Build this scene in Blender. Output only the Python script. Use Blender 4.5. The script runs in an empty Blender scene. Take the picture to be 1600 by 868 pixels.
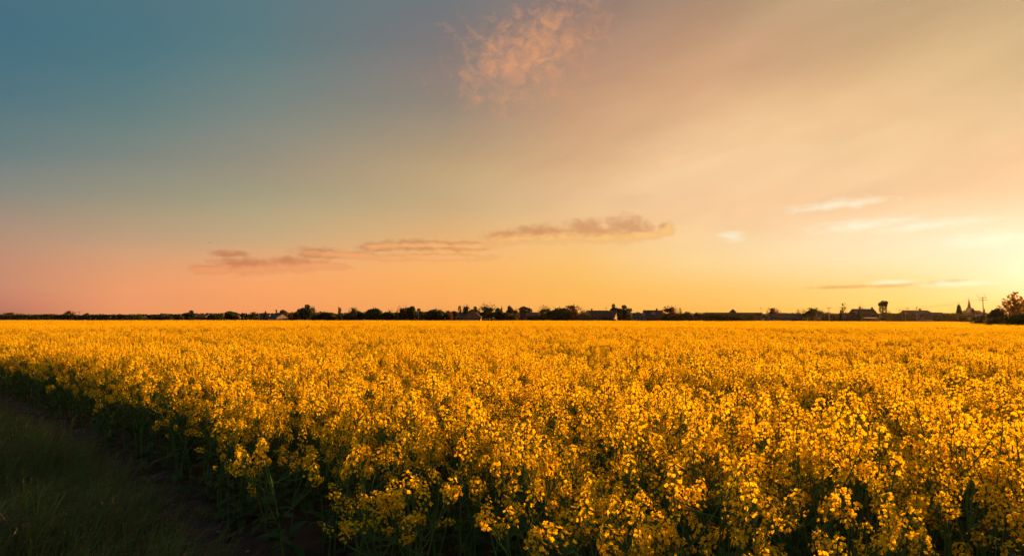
import bpy, math, random
import numpy as np
from mathutils import Vector, Matrix, Euler, noise

random.seed(7)
rng = np.random.default_rng(7)
R = math.radians
scene = bpy.context.scene
COL = scene.collection

# ------------------------------------------------------------------ camera
FPX, W, H = 1067.0, 1600.0, 868.0
CAM_H = 1.9
PITCH = math.atan((498.0 - 434.0) / FPX)
ROLL = R(0.09)
cam = bpy.data.cameras.new("camera")
cam.sensor_width = 36.0
cam.lens = FPX / W * 36.0
cam.clip_start, cam.clip_end = 0.05, 12000.0
cam_o = bpy.data.objects.new("camera", cam)
COL.objects.link(cam_o)
cam_o.rotation_mode = 'QUATERNION'
CAM_ROT = Matrix.Rotation(math.pi / 2 + PITCH, 3, 'X') @ Matrix.Rotation(ROLL, 3, 'Z')
cam_o.rotation_quaternion = CAM_ROT.to_quaternion()
cam_o.location = (0, 0, CAM_H)
scene.camera = cam_o


def ray(px, py):
    return (CAM_ROT @ Vector(((px - W / 2) / FPX, (H / 2 - py) / FPX, -1.0))).normalized()


def at(px, py, dist):
    """point of the place seen at a pixel of the photograph, `dist` metres ahead"""
    d = ray(px, py)
    return Vector((0, 0, CAM_H)) + d * (dist / d.y)


def azel(px, py):
    d = ray(px, py)
    return math.degrees(math.atan2(d.x, d.y)), math.degrees(math.asin(d.z))


# ------------------------------------------------------------------ light
EXPOSURE = 1.95
SUN_AZ, SUN_EL = 45.0, 9.5
GLOW_AZ, GLOW_EL = 38.6, 3.2          # brightest part of the thin cloud under the sun
SUN_STRENGTH = 5.0
SUN_COLOR = (1.0, 0.43, 0.12)
SKY_GAIN = 1.0 / 2 ** EXPOSURE
sv = scene.view_settings
sv.view_transform = 'Standard'
sv.look = 'None'
sv.exposure = EXPOSURE
sv.gamma = 1.0
sv.use_curve_mapping = False
scene.render.engine = 'CYCLES'
scene.cycles.use_denoising = True
scene.cycles.max_bounces = 6
scene.cycles.diffuse_bounces = 4
scene.cycles.transmission_bounces = 4
scene.cycles.transparent_max_bounces = 4
scene.cycles.volume_bounces = 0
scene.cycles.caustics_reflective = False
scene.cycles.caustics_refractive = False

sun_dir = Vector((math.sin(R(SUN_AZ)) * math.cos(R(SUN_EL)), math.cos(R(SUN_AZ)) * math.cos(R(SUN_EL)), math.sin(R(SUN_EL))))
sun = bpy.data.lights.new("sun", 'SUN')
sun.energy = SUN_STRENGTH
sun.angle = R(0.6)
sun.color = SUN_COLOR
sun_o = bpy.data.objects.new("sun", sun)
sun_o.rotation_mode = 'QUATERNION'
sun_o.rotation_quaternion = sun_dir.to_track_quat('Z', 'Y')
sun_o.location = (60, 80, 40)
COL.objects.link(sun_o)


# ---- a small expression helper for shader nodes
class NT:
    def __init__(self, tree):
        self.t = tree

    def n(self, kind, **kw):
        nd = self.t.nodes.new(kind)
        for k, v in kw.items():
            setattr(nd, k, v)
        return nd

    def set(self, sock, v):
        if isinstance(v, S):
            self.t.links.new(v.s, sock)
        elif hasattr(v, 'is_output'):
            self.t.links.new(v, sock)
        else:
            sock.default_value = v

    def math(self, op, *a, clamp=False):
        nd = self.n('ShaderNodeMath', operation=op, use_clamp=clamp)
        for i, v in enumerate(a):
            self.set(nd.inputs[i], v)
        return S(self, nd.outputs[0])

    def vec(self, op, *a):
        nd = self.n('ShaderNodeVectorMath', operation=op)
        for i, v in enumerate(a):
            self.set(nd.inputs[3] if (op == 'SCALE' and i == 1) else nd.inputs[i], v)
        return S(self, nd.outputs[1] if op in ('LENGTH', 'DOT_PRODUCT', 'DISTANCE') else nd.outputs[0])

    def xyz(self, x, y, z):
        nd = self.n('ShaderNodeCombineXYZ')
        for i, v in enumerate((x, y, z)):
            self.set(nd.inputs[i], v)
        return S(self, nd.outputs[0])

    def sep(self, v):
        nd = self.n('ShaderNodeSeparateXYZ')
        self.set(nd.inputs[0], v)
        return [S(self, o) for o in nd.outputs]

    def noise(self, v, scale, detail=4.0, rough=0.55, dist=0.0):
        nd = self.n('ShaderNodeTexNoise')
        self.set(nd.inputs['Vector'], v)
        nd.inputs['Scale'].default_value = scale
        nd.inputs['Detail'].default_value = detail
        nd.inputs['Roughness'].default_value = rough
        nd.inputs['Distortion'].default_value = dist
        return S(self, nd.outputs['Fac'])

    def smooth(self, v, a, b, c=0.0, d=1.0):
        nd = self.n('ShaderNodeMapRange', interpolation_type='SMOOTHSTEP')
        self.set(nd.inputs[0], v)
        for i, q in enumerate((a, b, c, d)):
            nd.inputs[i + 1].default_value = q
        return S(self, nd.outputs[0])

    def lin(self, v, a, b, c=0.0, d=1.0):
        nd = self.n('ShaderNodeMapRange', interpolation_type='LINEAR', clamp=True)
        self.set(nd.inputs[0], v)
        for i, q in enumerate((a, b, c, d)):
            nd.inputs[i + 1].default_value = q
        return S(self, nd.outputs[0])

    def mix(self, f, a, b, blend='MIX'):
        nd = self.n('ShaderNodeMix', data_type='RGBA', blend_type=blend)
        self.set(nd.inputs[0], f)
        for i, v in ((6, a), (7, b)):
            self.set(nd.inputs[i], (*v, 1.0) if isinstance(v, tuple) and len(v) == 3 else v)
        return S(self, nd.outputs[2])

    def ramp(self, f, stops, interp='LINEAR'):
        nd = self.n('ShaderNodeValToRGB')
        cr = nd.color_ramp
        cr.interpolation = interp
        while len(cr.elements) < len(stops):
            cr.elements.new(0.5)
        for e, (p, c) in zip(cr.elements, stops):
            e.position = p
            e.color = (*c, 1.0)
        self.set(nd.inputs[0], f)
        return S(self, nd.outputs[0])


class S:
    def __init__(self, nt, s):
        self.nt, self.s = nt, s

    def __add__(self, o): return self.nt.math('ADD', self, o)
    def __sub__(self, o): return self.nt.math('SUBTRACT', self, o)
    def __mul__(self, o): return self.nt.math('MULTIPLY', self, o)
    def __truediv__(self, o): return self.nt.math('DIVIDE', self, o)


def lin(c):
    return tuple((v / 255 / 12.92) if v / 255 <= 0.04045 else ((v / 255 + 0.055) / 1.055) ** 2.4 for v in c)


# ------------------------------------------------------------------ sky
world = bpy.data.worlds.new("World")
scene.world = world
world.cycles.sampling_method = 'MANUAL'
world.cycles.sample_map_resolution = 256
world.use_nodes = True
wt = NT(world.node_tree)
world.node_tree.nodes.clear()
geo = wt.n('ShaderNodeTexCoord')
dirv = S(wt, geo.outputs['Generated'])
dx, dy, dz = wt.sep(dirv)
az = wt.math('ARCTAN2', dx, dy) * (180 / math.pi)
el = wt.math('ARCSINE', wt.math('MINIMUM', wt.math('MAXIMUM', dz, -1.0), 1.0)) * (180 / math.pi)
dd = wt.math('ABSOLUTE', wt.math('WRAP', az - GLOW_AZ, 180.0, -180.0))
# evening sky: colour over elevation, for rising angle away from the sun's azimuth
COLS = {
    1600: [(0, (206, 173, 130)), (100, (213, 179, 131)), (200, (226, 188, 140)), (250, (238, 192, 146)), (300, (244, 205, 160)), (350, (250, 224, 186)),
           (400, (252, 233, 200)), (440, (252, 228, 178)), (480, (252, 205, 118)), (498, (250, 186, 90))],
    1400: [(0, (202, 170, 126)), (130, (224, 184, 135)), (250, (234, 195, 145)), (320, (249, 206, 160)), (390, (252, 228, 186)),
           (440, (252, 214, 142)), (480, (252, 200, 102)), (498, (250, 190, 88))],
    1100: [(0, (178, 144, 116)), (130, (223, 174, 130)), (250, (232, 190, 143)), (330, (247, 201, 150)), (400, (252, 214, 152)),
           (440, (252, 201, 118)), (480, (252, 186, 88)), (498, (250, 180, 80))],
    900: [(0, (148, 124, 115)), (130, (193, 150, 118)), (250, (220, 176, 130)), (330, (238, 194, 140)), (400, (252, 196, 116)),
          (440, (253, 190, 96)), (480, (252, 180, 84)), (498, (250, 175, 80))],
    700: [(0, (116, 120, 122)), (100, (140, 126, 119)), (180, (158, 140, 120)), (250, (190, 161, 121)), (330, (210, 174, 124)),
          (400, (250, 182, 110)), (440, (254, 178, 94)), (480, (252, 170, 90)), (498, (250, 166, 86))],
    400: [(0, (92, 122, 129)), (100, (103, 128, 128)), (200, (134, 139, 128)), (260, (155, 146, 126)), (320, (176, 163, 128)),
          (380, (210, 170, 125)), (430, (250, 168, 108)), (480, (252, 163, 100)), (498, (248, 158, 96))],
    200: [(0, (80, 117, 129)), (100, (83, 121, 129)), (200, (111, 131, 127)), (260, (136, 139, 127)), (320, (166, 152, 126)),
          (380, (203, 161, 124)), (430, (234, 160, 112)), (480, (242, 157, 106)), (498, (238, 152, 100))],
    0: [(0, (74, 112, 127)), (100, (76, 115, 129)), (180, (94, 122, 127)), (250, (117, 130, 127)), (320, (154, 142, 126)),
        (390, (192, 145, 119)), (450, (203, 138, 110)), (480, (193, 123, 102)), (498, (188, 116, 96))],
}
ZEN = (126, 130, 131)
ELMAX = 90.0
cols = []
for px in sorted(COLS, reverse=True):
    st = []
    for py, c in COLS[px]:
        a, e = azel(px, py)
        st.append((max(e, 0.0) / ELMAX, lin(c)))
    top = COLS[px][0][1]
    st.append((0.52, lin(tuple(0.55 * t + 0.45 * z for t, z in zip(top, ZEN)))))
    st.append((0.85, lin(ZEN)))
    st.sort()
    a, _ = azel(px, 300)
    cols.append((abs(GLOW_AZ - a), wt.ramp(el / ELMAX, st, 'CARDINAL')))
back = [(0.0, (150, 118, 108)), (0.05, (150, 124, 116)), (0.14, (136, 126, 124)), (0.3, (126, 128, 132)), (0.85, ZEN)]
cols.append((180.0, wt.ramp(el / ELMAX, [(p, lin(c)) for p, c in back], 'CARDINAL')))
skyc = cols[0][1]
for (d0, c0), (d1, c1) in zip(cols, cols[1:]):
    skyc = wt.mix(wt.smooth(dd, d0, d1) if d1 > 90 else wt.lin(dd, d0, d1), skyc, c1)

# broad soft veils of high cloud, drawn out away from the sun
P = wt.xyz(az, el, 0.0)
ang = R(15)
sa = az * math.cos(ang) + el * math.sin(ang)
sb = el * math.cos(ang) - az * math.sin(ang)
veil = wt.noise(wt.xyz(sa * 0.028, sb * 0.16, 3.1), 1.0, 3.0, 0.45, 0.3)
vw = wt.smooth(dd, 52.0, 20.0) * wt.smooth(el, 3.0, 9.0)
vf = (veil - 0.5) * vw * 0.45 + 1.0
skyc = wt.mix(1.0, skyc, wt.xyz(vf, vf, wt.math('POWER', vf, 1.1)), 'MULTIPLY')
haze_n = wt.noise(wt.xyz(az * 0.05, el * 0.35, 9.0), 1.0, 2.0, 0.5)
hf = (haze_n - 0.5) * 0.08 + 1.02
mot = wt.noise(wt.xyz(sa * 0.10, sb * 0.26, 6.4), 1.0, 4.0, 0.5, 0.5)
mf = (mot - 0.5) * wt.smooth(dd, 56.0, 26.0) * wt.smooth(el, 4.0, 9.0)
skyc = wt.mix(1.0, skyc, wt.xyz(hf + mf * 0.22, hf + mf * 0.30, hf + mf * 0.34), 'MULTIPLY')


def blob(pv, px, py, rx, ry, rot=0.0):
    a, e = azel(px, py)
    k = math.degrees(1 / FPX)
    ca = math.cos(R(a))
    q = wt.vec('SUBTRACT', pv, (a, e, 0.0))
    if rot:
        nd = wt.n('ShaderNodeVectorRotate', rotation_type='Z_AXIS')
        wt.set(nd.inputs['Vector'], q)
        nd.inputs['Angle'].default_value = -R(rot)
        q = S(wt, nd.outputs[0])
    q = wt.vec('DIVIDE', q, (rx * k * ca * ca, ry * k * ca, 1.0))
    return wt.math('SUBTRACT', 1.0, wt.vec('LENGTH', q))


def blobs(pv, lst):
    v = None
    for b in lst:
        d = blob(pv, *b)
        v = d if v is None else wt.math('SMOOTH_MAX', v, d, 0.15)
    return v


# wispy patch of cloud high in the middle
wn = wt.noise(wt.xyz(az * 0.75 + 4.0, el * 0.85, 1.7), 1.0, 8.0, 0.68, 0.7)
wb = blobs(P, [(815, 92, 125, 76, 12), (845, 70, 105, 62, 15)])
wm = wt.smooth(wn + wb * 0.27, 0.46, 1.0)
high = wt.mix(wm * 0.66, skyc, lin((255, 172, 110)))
w2 = wt.noise(wt.xyz(az * 0.5, el * 0.8, 5.5), 1.0, 6.0, 0.6, 0.4)
wm2 = wt.smooth(w2 + blobs(P, [(1030, 240, 110, 45, -14)]) * 0.35, 0.60, 1.05)
high = wt.mix(wm2 * 0.45, high, lin((255, 200, 150)))
# a lighter sweep of veil over a darker one, rising to the right
bnd = wt.smooth(blob(P, 1230, 190, 420, 75, 13), -0.1, 0.9) * 0.15 - wt.smooth(blob(P, 1330, 45, 420, 70, 12), -0.1, 0.9) * 0.14
high = wt.mix(1.0, high, wt.xyz(bnd + 1.0, bnd * 1.1 + 1.0, bnd + 1.0), 'MULTIPLY')

# the chain of small flat clouds low over the horizon
DARK = [(335, 421, 44, 8), (390, 416, 66, 14), (455, 413, 62, 12), (505, 416, 44, 6), (358, 396, 30, 6),
        (498, 395, 38, 10), (550, 399, 54, 6), (590, 386, 30, 8), (650, 383, 66, 9), (720, 384, 54, 8), (690, 402, 90, 6), (612, 404, 34, 5),
        (795, 370, 40, 11), (850, 366, 66, 15), (915, 359, 40, 17), (945, 366, 80, 12), (980, 357, 42, 22), (1006, 366, 24, 10), (1041, 357, 14, 11)]
STREAK = [(1320, 448, 60, 3, 1), (1398, 445, 48, 3.5, 2), (1478, 441, 40, 4, 2)]


def cloud(pv, lst):
    n1 = wt.noise(wt.vec('MULTIPLY', pv, (1.0, 1.6, 1.0)), 0.95, 6.0, 0.58, 0.25)
    return wt.smooth((n1 - 0.5) * 2.1 + blobs(pv, lst) * 1.30, -0.42, 0.85)


c0 = cloud(P, DARK)
c1 = cloud(wt.vec('ADD', P, (0.6, -0.55, 0.0)), DARK)
litc = wt.math('MAXIMUM', c0 - c1, 0.0)
nearsun = wt.smooth(dd, 66.0, 20.0, 0.65, 1.15)
left = wt.mix(c0 * 0.96, skyc, wt.mix(1.0, skyc, (0.74, 0.58, 0.56), 'MULTIPLY'))
left = wt.mix(litc * 1.0 * nearsun, left, wt.mix(wt.smooth(dd, 30.0, 60.0), lin((255, 198, 120)), lin((255, 172, 112))))

# bright torn wisps and thin streaks near the sun
BR = [(1300, 320, 75, 8, 4), (1345, 316, 40, 6, 6), (1345, 352, 80, 10, 3), (1143, 369, 20, 9), (1500, 443, 64, 5), (1390, 441, 36, 4),
      (1450, 352, 90, 9, 4), (1540, 375, 80, 12)]
cs = cloud(P, STREAK)
right = wt.mix(cs * 0.8, skyc, wt.mix(1.0, skyc, (0.72, 0.62, 0.50), 'MULTIPLY'))
bn = wt.noise(wt.xyz(az * 0.7, el * 2.0, 2.2), 1.0, 6.0, 0.6, 0.3)
bm = wt.smooth((bn - 0.5) * 2.1 + blobs(P, BR) * 0.9, -0.42, 1.05)
right = wt.mix(bm * 0.80, right, lin((255, 247, 215)))
# aureole round the sun's cloud
glow_dir = (math.sin(R(GLOW_AZ)) * math.cos(R(GLOW_EL)), math.cos(R(GLOW_AZ)) * math.cos(R(GLOW_EL)), math.sin(R(GLOW_EL)))
cosang = wt.vec('DOT_PRODUCT', dirv, glow_dir)
angd = wt.math('ARCCOSINE', wt.math('MINIMUM', cosang, 1.0)) * (180 / math.pi)
g1 = wt.math('EXPONENT', wt.math('POWER', angd / 1.6, 1.3) * -1.0) * 0.18
g2 = wt.math('EXPONENT', angd / 8.0 * -1.0) * 0.012
glow = wt.xyz(g1 + g2, g1 * 0.82 + g2 * 0.7, g1 * 0.55 + g2 * 0.3)


def bg(c):
    b = wt.n('ShaderNodeBackground')
    wt.set(b.inputs[0], wt.mix(1.0, c, glow, 'ADD'))
    b.inputs[1].default_value = SKY_GAIN
    return b.outputs[0]


def pick(f, a, b):
    q = wt.n('ShaderNodeMixShader')
    wt.set(q.inputs[0], f)
    wt.t.links.new(a, q.inputs[1])
    wt.t.links.new(b, q.inputs[2])
    return q.outputs[0]


# each small-cloud layer only where it lies (its density is zero outside): keeps the sky quick to evaluate
low = pick(wt.math('LESS_THAN', dd, 23.5), bg(left), bg(right))
band = pick(wt.math('LESS_THAN', el, 10.2), bg(high), low)
sky_out = pick(wt.math('LESS_THAN', wt.math('ABSOLUTE', el - 13.7), 14.0) * wt.math('LESS_THAN', dd, 80.0), bg(skyc), band)

nish = wt.n('ShaderNodeTexSky', sky_type='NISHITA', sun_disc=False)
nish.sun_elevation = R(SUN_EL)
nish.sun_rotation = R(SUN_AZ)
nish.air_density, nish.dust_density, nish.ozone_density = 1.0, 1.5, 1.0
bg2 = wt.n('ShaderNodeBackground')
wt.set(bg2.inputs[0], nish.outputs[0])
bg2.inputs[1].default_value = 0.05 / 2 ** EXPOSURE
addb = wt.n('ShaderNodeMixShader')          # the veil of high cloud hides most of the clear sky
addb.inputs[0].default_value = 0.92
wt.t.links.new(bg2.outputs[0], addb.inputs[1])
wt.t.links.new(sky_out, addb.inputs[2])
wout = wt.n('ShaderNodeOutputWorld')
wt.t.links.new(addb.outputs[0], wout.inputs[0])


# ------------------------------------------------------------------ materials
MATS = {}


def mat(name, col, col2=None, scale=4.0, rough=0.8, translucent=0.0, tcol=None, rnd=0.0, bump=0.0, spec=0.2):
    """procedural: two tones mixed by noise, optional light through the leaf, per-object variation"""
    m = bpy.data.materials.new(name)
    m.use_nodes = True
    t = NT(m.node_tree)
    m.node_tree.nodes.clear()
    out = t.n('ShaderNodeOutputMaterial')
    co = S(t, t.n('ShaderNodeTexCoord').outputs['Object'])
    nz = t.noise(co, scale, 5.0, 0.6)
    c = t.mix(t.smooth(nz, 0.32, 0.68), col, col2 or col)
    if rnd:
        oi = t.n('ShaderNodeObjectInfo')
        hs = t.n('ShaderNodeHueSaturation')
        t.set(hs.inputs['Hue'], S(t, oi.outputs['Random']) * (0.05 * rnd) + (0.5 - 0.025 * rnd))
        t.set(hs.inputs['Value'], t.math('FRACT', S(t, oi.outputs['Random']) * 17.3) * (0.5 * rnd) + (1 - 0.25 * rnd))
        t.set(hs.inputs['Color'], c)
        c = S(t, hs.outputs[0])
    b = t.n('ShaderNodeBsdfPrincipled')
    t.set(b.inputs['Base Color'], c)
    b.inputs['Roughness'].default_value = rough
    b.inputs['Specular IOR Level'].default_value = spec
    if bump:
        bp = t.n('ShaderNodeBump')
        bp.inputs['Strength'].default_value = bump
        bp.inputs['Distance'].default_value = 0.05
        t.set(bp.inputs['Height'], t.noise(co, scale * 3, 6.0, 0.65))
        t.t.links.new(bp.outputs[0], b.inputs['Normal'])
    sh = b.outputs[0]
    if translucent:
        tr = t.n('ShaderNodeBsdfTranslucent')
        t.set(tr.inputs[0], t.mix(1.0, c, tcol or (1, 1, 1), 'MULTIPLY'))
        mx = t.n('ShaderNodeMixShader')
        mx.inputs[0].default_value = translucent
        t.t.links.new(sh, mx.inputs[1])
        t.t.links.new(tr.outputs[0], mx.inputs[2])
        sh = mx.outputs[0]
    t.t.links.new(sh, out.inputs[0])
    MATS[name] = m
    return m


mat('petal', (0.90, 0.64, 0.008), (0.86, 0.56, 0.006), 60.0, 0.9, 0.45, None, 0.35, spec=0.0)
mat('bud', (0.42, 0.40, 0.03), (0.30, 0.34, 0.03), 40.0, 0.6, 0.2)
mat('rape_stem', (0.100, 0.185, 0.050), (0.075, 0.145, 0.042), 10.0, 0.9, 0.0, None, 0.4, spec=0.02)
mat('rape_leaf', (0.060, 0.120, 0.040), (0.042, 0.090, 0.032), 14.0, 0.8, 0.3, (1.0, 1.2, 0.5), 0.4, spec=0.08)
mat('soil', (0.070, 0.050, 0.036), (0.036, 0.026, 0.020), 2.2, 0.95, bump=0.9)
mat('path_soil', (0.060, 0.047, 0.040), (0.028, 0.022, 0.019), 3.5, 0.95, bump=1.0)
mat('stone', (0.22, 0.19, 0.17), (0.13, 0.11, 0.10), 12.0, 0.9, rnd=0.8)
mat('grass_blade', (0.100, 0.165, 0.045), (0.180, 0.205, 0.075), 3.0, 0.5, 0.35, (1.0, 1.1, 0.5), 1.3)
mat('dry_stalk', (0.16, 0.12, 0.06), (0.11, 0.085, 0.045), 8.0, 0.8, 0.2)
mat('leaf_dark', (0.035, 0.060, 0.020), (0.055, 0.080, 0.026), 0.6, 0.7, 0.22, (1.2, 1.0, 0.5), 0.8)
mat('leaf_green', (0.055, 0.090, 0.025), (0.085, 0.100, 0.030), 0.6, 0.7, 0.28, (1.3, 1.0, 0.5), 0.8)
mat('leaf_rust', (0.110, 0.065, 0.030), (0.080, 0.070, 0.028), 0.6, 0.7, 0.35, (1.4, 0.9, 0.5), 0.7)
mat('leaf_bronze_glare', (0.230, 0.175, 0.034), (0.200, 0.165, 0.034), 0.6, 0.9, 0.65, (1.9, 1.45, 0.5), 0.5)  # bronze leaves, with the orange glare over the right-edge trees painted into their colour
mat('leaf_conifer', (0.022, 0.042, 0.020), (0.032, 0.052, 0.022), 0.6, 0.8, 0.08, None, 0.5)
mat('bark', (0.070, 0.052, 0.040), (0.040, 0.030, 0.024), 5.0, 0.9, bump=0.5)
mat('roof_brown', (0.085, 0.045, 0.035), (0.060, 0.034, 0.028), 1.2, 0.85, bump=0.4)
mat('roof_red', (0.230, 0.075, 0.045), (0.150, 0.055, 0.036), 1.0, 0.8, bump=0.4)
mat('roof_grey', (0.060, 0.055, 0.060), (0.042, 0.040, 0.044), 1.2, 0.85, bump=0.4)
mat('plaster_white', (0.27, 0.24, 0.21), (0.22, 0.20, 0.175), 0.7, 0.9)
mat('plaster_ochre', (0.24, 0.165, 0.10), (0.20, 0.135, 0.08), 0.7, 0.9)
mat('plaster_grey', (0.20, 0.18, 0.17), (0.15, 0.135, 0.13), 0.7, 0.9)
mat('brick_dark', (0.12, 0.075, 0.060), (0.085, 0.055, 0.046), 1.5, 0.9)
mat('window_glass', (0.03, 0.035, 0.045), None, 1.0, 0.08, spec=0.6)
mat('frame_white', (0.65, 0.62, 0.58), None, 2.0, 0.6)
mat('spire_red', (0.30, 0.085, 0.060), (0.22, 0.065, 0.048), 0.6, 0.7)
mat('pole_wood', (0.10, 0.075, 0.055), (0.07, 0.052, 0.04), 4.0, 0.9)
mat('pole_concrete', (0.42, 0.39, 0.36), (0.33, 0.31, 0.29), 3.0, 0.9)
mat('metal_dark', (0.06, 0.06, 0.065), None, 3.0, 0.5)
mat('feather_dark', (0.03, 0.028, 0.026), (0.05, 0.045, 0.04), 20.0, 0.7)


# ------------------------------------------------------------------ mesh helpers
class MB:
    """collects faces; build() links them as one mesh object"""

    def __init__(self):
        self.v, self.f, self.m = [], [], []

    def add(self, vs, fs, mi=0):
        b = len(self.v)
        self.v.extend([tuple(p) for p in vs])
        for f in fs:
            self.f.append(tuple(b + i for i in f))
            self.m.append(mi)

    def merge(self, o, mx=None, remap=None):
        vs = o.v if mx is None else [tuple(mx @ Vector(p)) for p in o.v]
        b = len(self.v)
        self.v.extend(vs)
        self.f.extend([tuple(b + i for i in f) for f in o.f])
        self.m.extend(o.m if remap is None else [remap[i] for i in o.m])

    def tube(self, pts, rad, n=5, mi=0, cap=True):
        pts = [Vector(p) for p in pts]
        rings = []
        for i, p in enumerate(pts):
            t = (pts[min(i + 1, len(pts) - 1)] - pts[max(i - 1, 0)]).normalized()
            u = t.cross(Vector((0.13, 0.97, 0.21)))
            if u.length < 1e-3:
                u = t.cross(Vector((1, 0, 0)))
            u.normalize()
            w = t.cross(u)
            r = rad[i] if isinstance(rad, (list, tuple)) else rad
            rings.append([p + (u * math.cos(2 * math.pi * k / n) + w * math.sin(2 * math.pi * k / n)) * r for k in range(n)])
        vs = [p for rg in rings for p in rg]
        fs = [(i * n + k, i * n + (k + 1) % n, (i + 1) * n + (k + 1) % n, (i + 1) * n + k) for i in range(len(pts) - 1) for k in range(n)]
        if cap:
            fs += [tuple(range(n))[::-1], tuple((len(pts) - 1) * n + k for k in range(n))]
        self.add(vs, fs, mi)

    def box(self, lo, hi, mi=0):
        x0, y0, z0 = lo
        x1, y1, z1 = hi
        self.add([(x0, y0, z0), (x1, y0, z0), (x1, y1, z0), (x0, y1, z0), (x0, y0, z1), (x1, y0, z1), (x1, y1, z1), (x0, y1, z1)],
                 [(3, 2, 1, 0), (4, 5, 6, 7), (0, 1, 5, 4), (1, 2, 6, 5), (2, 3, 7, 6), (3, 0, 4, 7)], mi)

    def quad(self, c, u, w, mi=0):
        self.add([c - u - w, c + u - w, c + u + w, c - u + w], [(0, 1, 2, 3)], mi)

    def mesh(self, name, mats, smooth=False):
        me = bpy.data.meshes.new(name)
        me.from_pydata(self.v, [], self.f)
        for m in mats:
            me.materials.append(MATS[m])
        if len(mats) > 1:
            me.polygons.foreach_set('material_index', self.m)
        if smooth:
            me.polygons.foreach_set('use_smooth', [True] * len(me.polygons))
        me.update()
        return me

    def build(self, name, mats, parent=None, smooth=False):
        return obj(name, self.mesh(name, mats if isinstance(mats, (list, tuple)) else [mats], smooth), parent)


def obj(name, me, parent=None, mx=None):
    o = bpy.data.objects.new(name, me)
    COL.objects.link(o)
    if parent is not None:
        o.parent = parent
    if mx is not None:
        o.matrix_local = mx
    return o


def tag(o, label, cat, group=None, kind=None):
    o['label'] = label
    o['category'] = cat
    if group:
        o['group'] = group
    if kind:
        o['kind'] = kind
    return o


def empty(name, loc, rz=0.0, label=None, cat=None, group=None):
    o = bpy.data.objects.new(name, None)
    o.empty_display_size = 0.2
    COL.objects.link(o)
    o.location = loc
    o.rotation_euler = (0, 0, rz)
    if label:
        tag(o, label, cat, group)
    return o


def rvec():
    while True:
        v = Vector((random.uniform(-1, 1), random.uniform(-1, 1), random.uniform(-1, 1)))
        if 0.05 < v.length < 1:
            return v.normalized()


def scatter(name, pts, rots, scls, idx, meshes, mats=None):
    """one object that instances `meshes` on points (geometry nodes)"""
    me = bpy.data.meshes.new(name)
    n = len(pts)
    me.vertices.add(n)
    me.vertices.foreach_set('co', np.asarray(pts, dtype=np.float32).ravel())
    a = me.attributes.new('rot', 'FLOAT_VECTOR', 'POINT')
    a.data.foreach_set('vector', np.asarray(rots, dtype=np.float32).ravel())
    a = me.attributes.new('scl', 'FLOAT_VECTOR', 'POINT')
    a.data.foreach_set('vector', np.asarray(scls, dtype=np.float32).ravel())
    a = me.attributes.new('idx', 'INT', 'POINT')
    a.data.foreach_set('value', np.asarray(idx, dtype=np.int32))
    o = bpy.data.objects.new(name, me)
    COL.objects.link(o)
    src = bpy.data.collections.new(name + "_pieces")
    for i, m in enumerate(meshes):
        src.objects.link(bpy.data.objects.new(f"{name}_piece_{i:02d}", m))
    g = bpy.data.node_groups.new(name + "_scatter", 'GeometryNodeTree')
    g.interface.new_socket('Geometry', in_out='INPUT', socket_type='NodeSocketGeometry')
    g.interface.new_socket('Geometry', in_out='OUTPUT', socket_type='NodeSocketGeometry')
    N, L = g.nodes, g.links
    gi, go = N.new('NodeGroupInput'), N.new('NodeGroupOutput')
    ci = N.new('GeometryNodeCollectionInfo')
    ci.inputs['Collection'].default_value = src
    ci.inputs['Separate Children'].default_value = True
    ci.inputs['Reset Children'].default_value = True
    ip = N.new('GeometryNodeInstanceOnPoints')
    ip.inputs['Pick Instance'].default_value = True

    def attr(nm, ty):
        q = N.new('GeometryNodeInputNamedAttribute')
        q.data_type = ty
        q.inputs[0].default_value = nm
        return q.outputs[0]
    er = N.new('FunctionNodeEulerToRotation')
    L.new(attr('rot', 'FLOAT_VECTOR'), er.inputs[0])
    mp = N.new('GeometryNodeMeshToPoints')
    L.new(gi.outputs[0], mp.inputs[0])
    L.new(mp.outputs[0], ip.inputs['Points'])
    L.new(ci.outputs[0], ip.inputs['Instance'])
    L.new(er.outputs[0], ip.inputs['Rotation'])
    L.new(attr('scl', 'FLOAT_VECTOR'), ip.inputs['Scale'])
    L.new(attr('idx', 'INT'), ip.inputs['Instance Index'])
    L.new(ip.outputs[0], go.inputs[0])
    md = o.modifiers.new('scatter', 'NODES')
    md.node_group = g
    return o


# ------------------------------------------------------------------ ground
# the crop edge runs at 45 degrees: EN is the distance inward from the camera across it
NX, NY = 0.712, 0.702
UX, UY = -0.702, 0.712          # along the edge, away to the left


def edge_n(x, y):
    return NX * x + NY * y


def edge_u(x, y):
    return UX * x + UY * y


def from_edge(n, u):
    return NX * n + UX * u, NY * n + UY * u


def crop_edge(u):
    base = float(np.interp(u, [-4, -1, 1, 2, 3, 5, 8, 12], [1.3, 1.4, 1.75, 2.2, 2.42, 2.35, 2.65, 2.8]))
    return base + 0.20 * noise.noise(Vector((u * 0.5, 3.3, 0))) + 0.14 * noise.noise(Vector((u * 1.7, 7.3, 0)))


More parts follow.
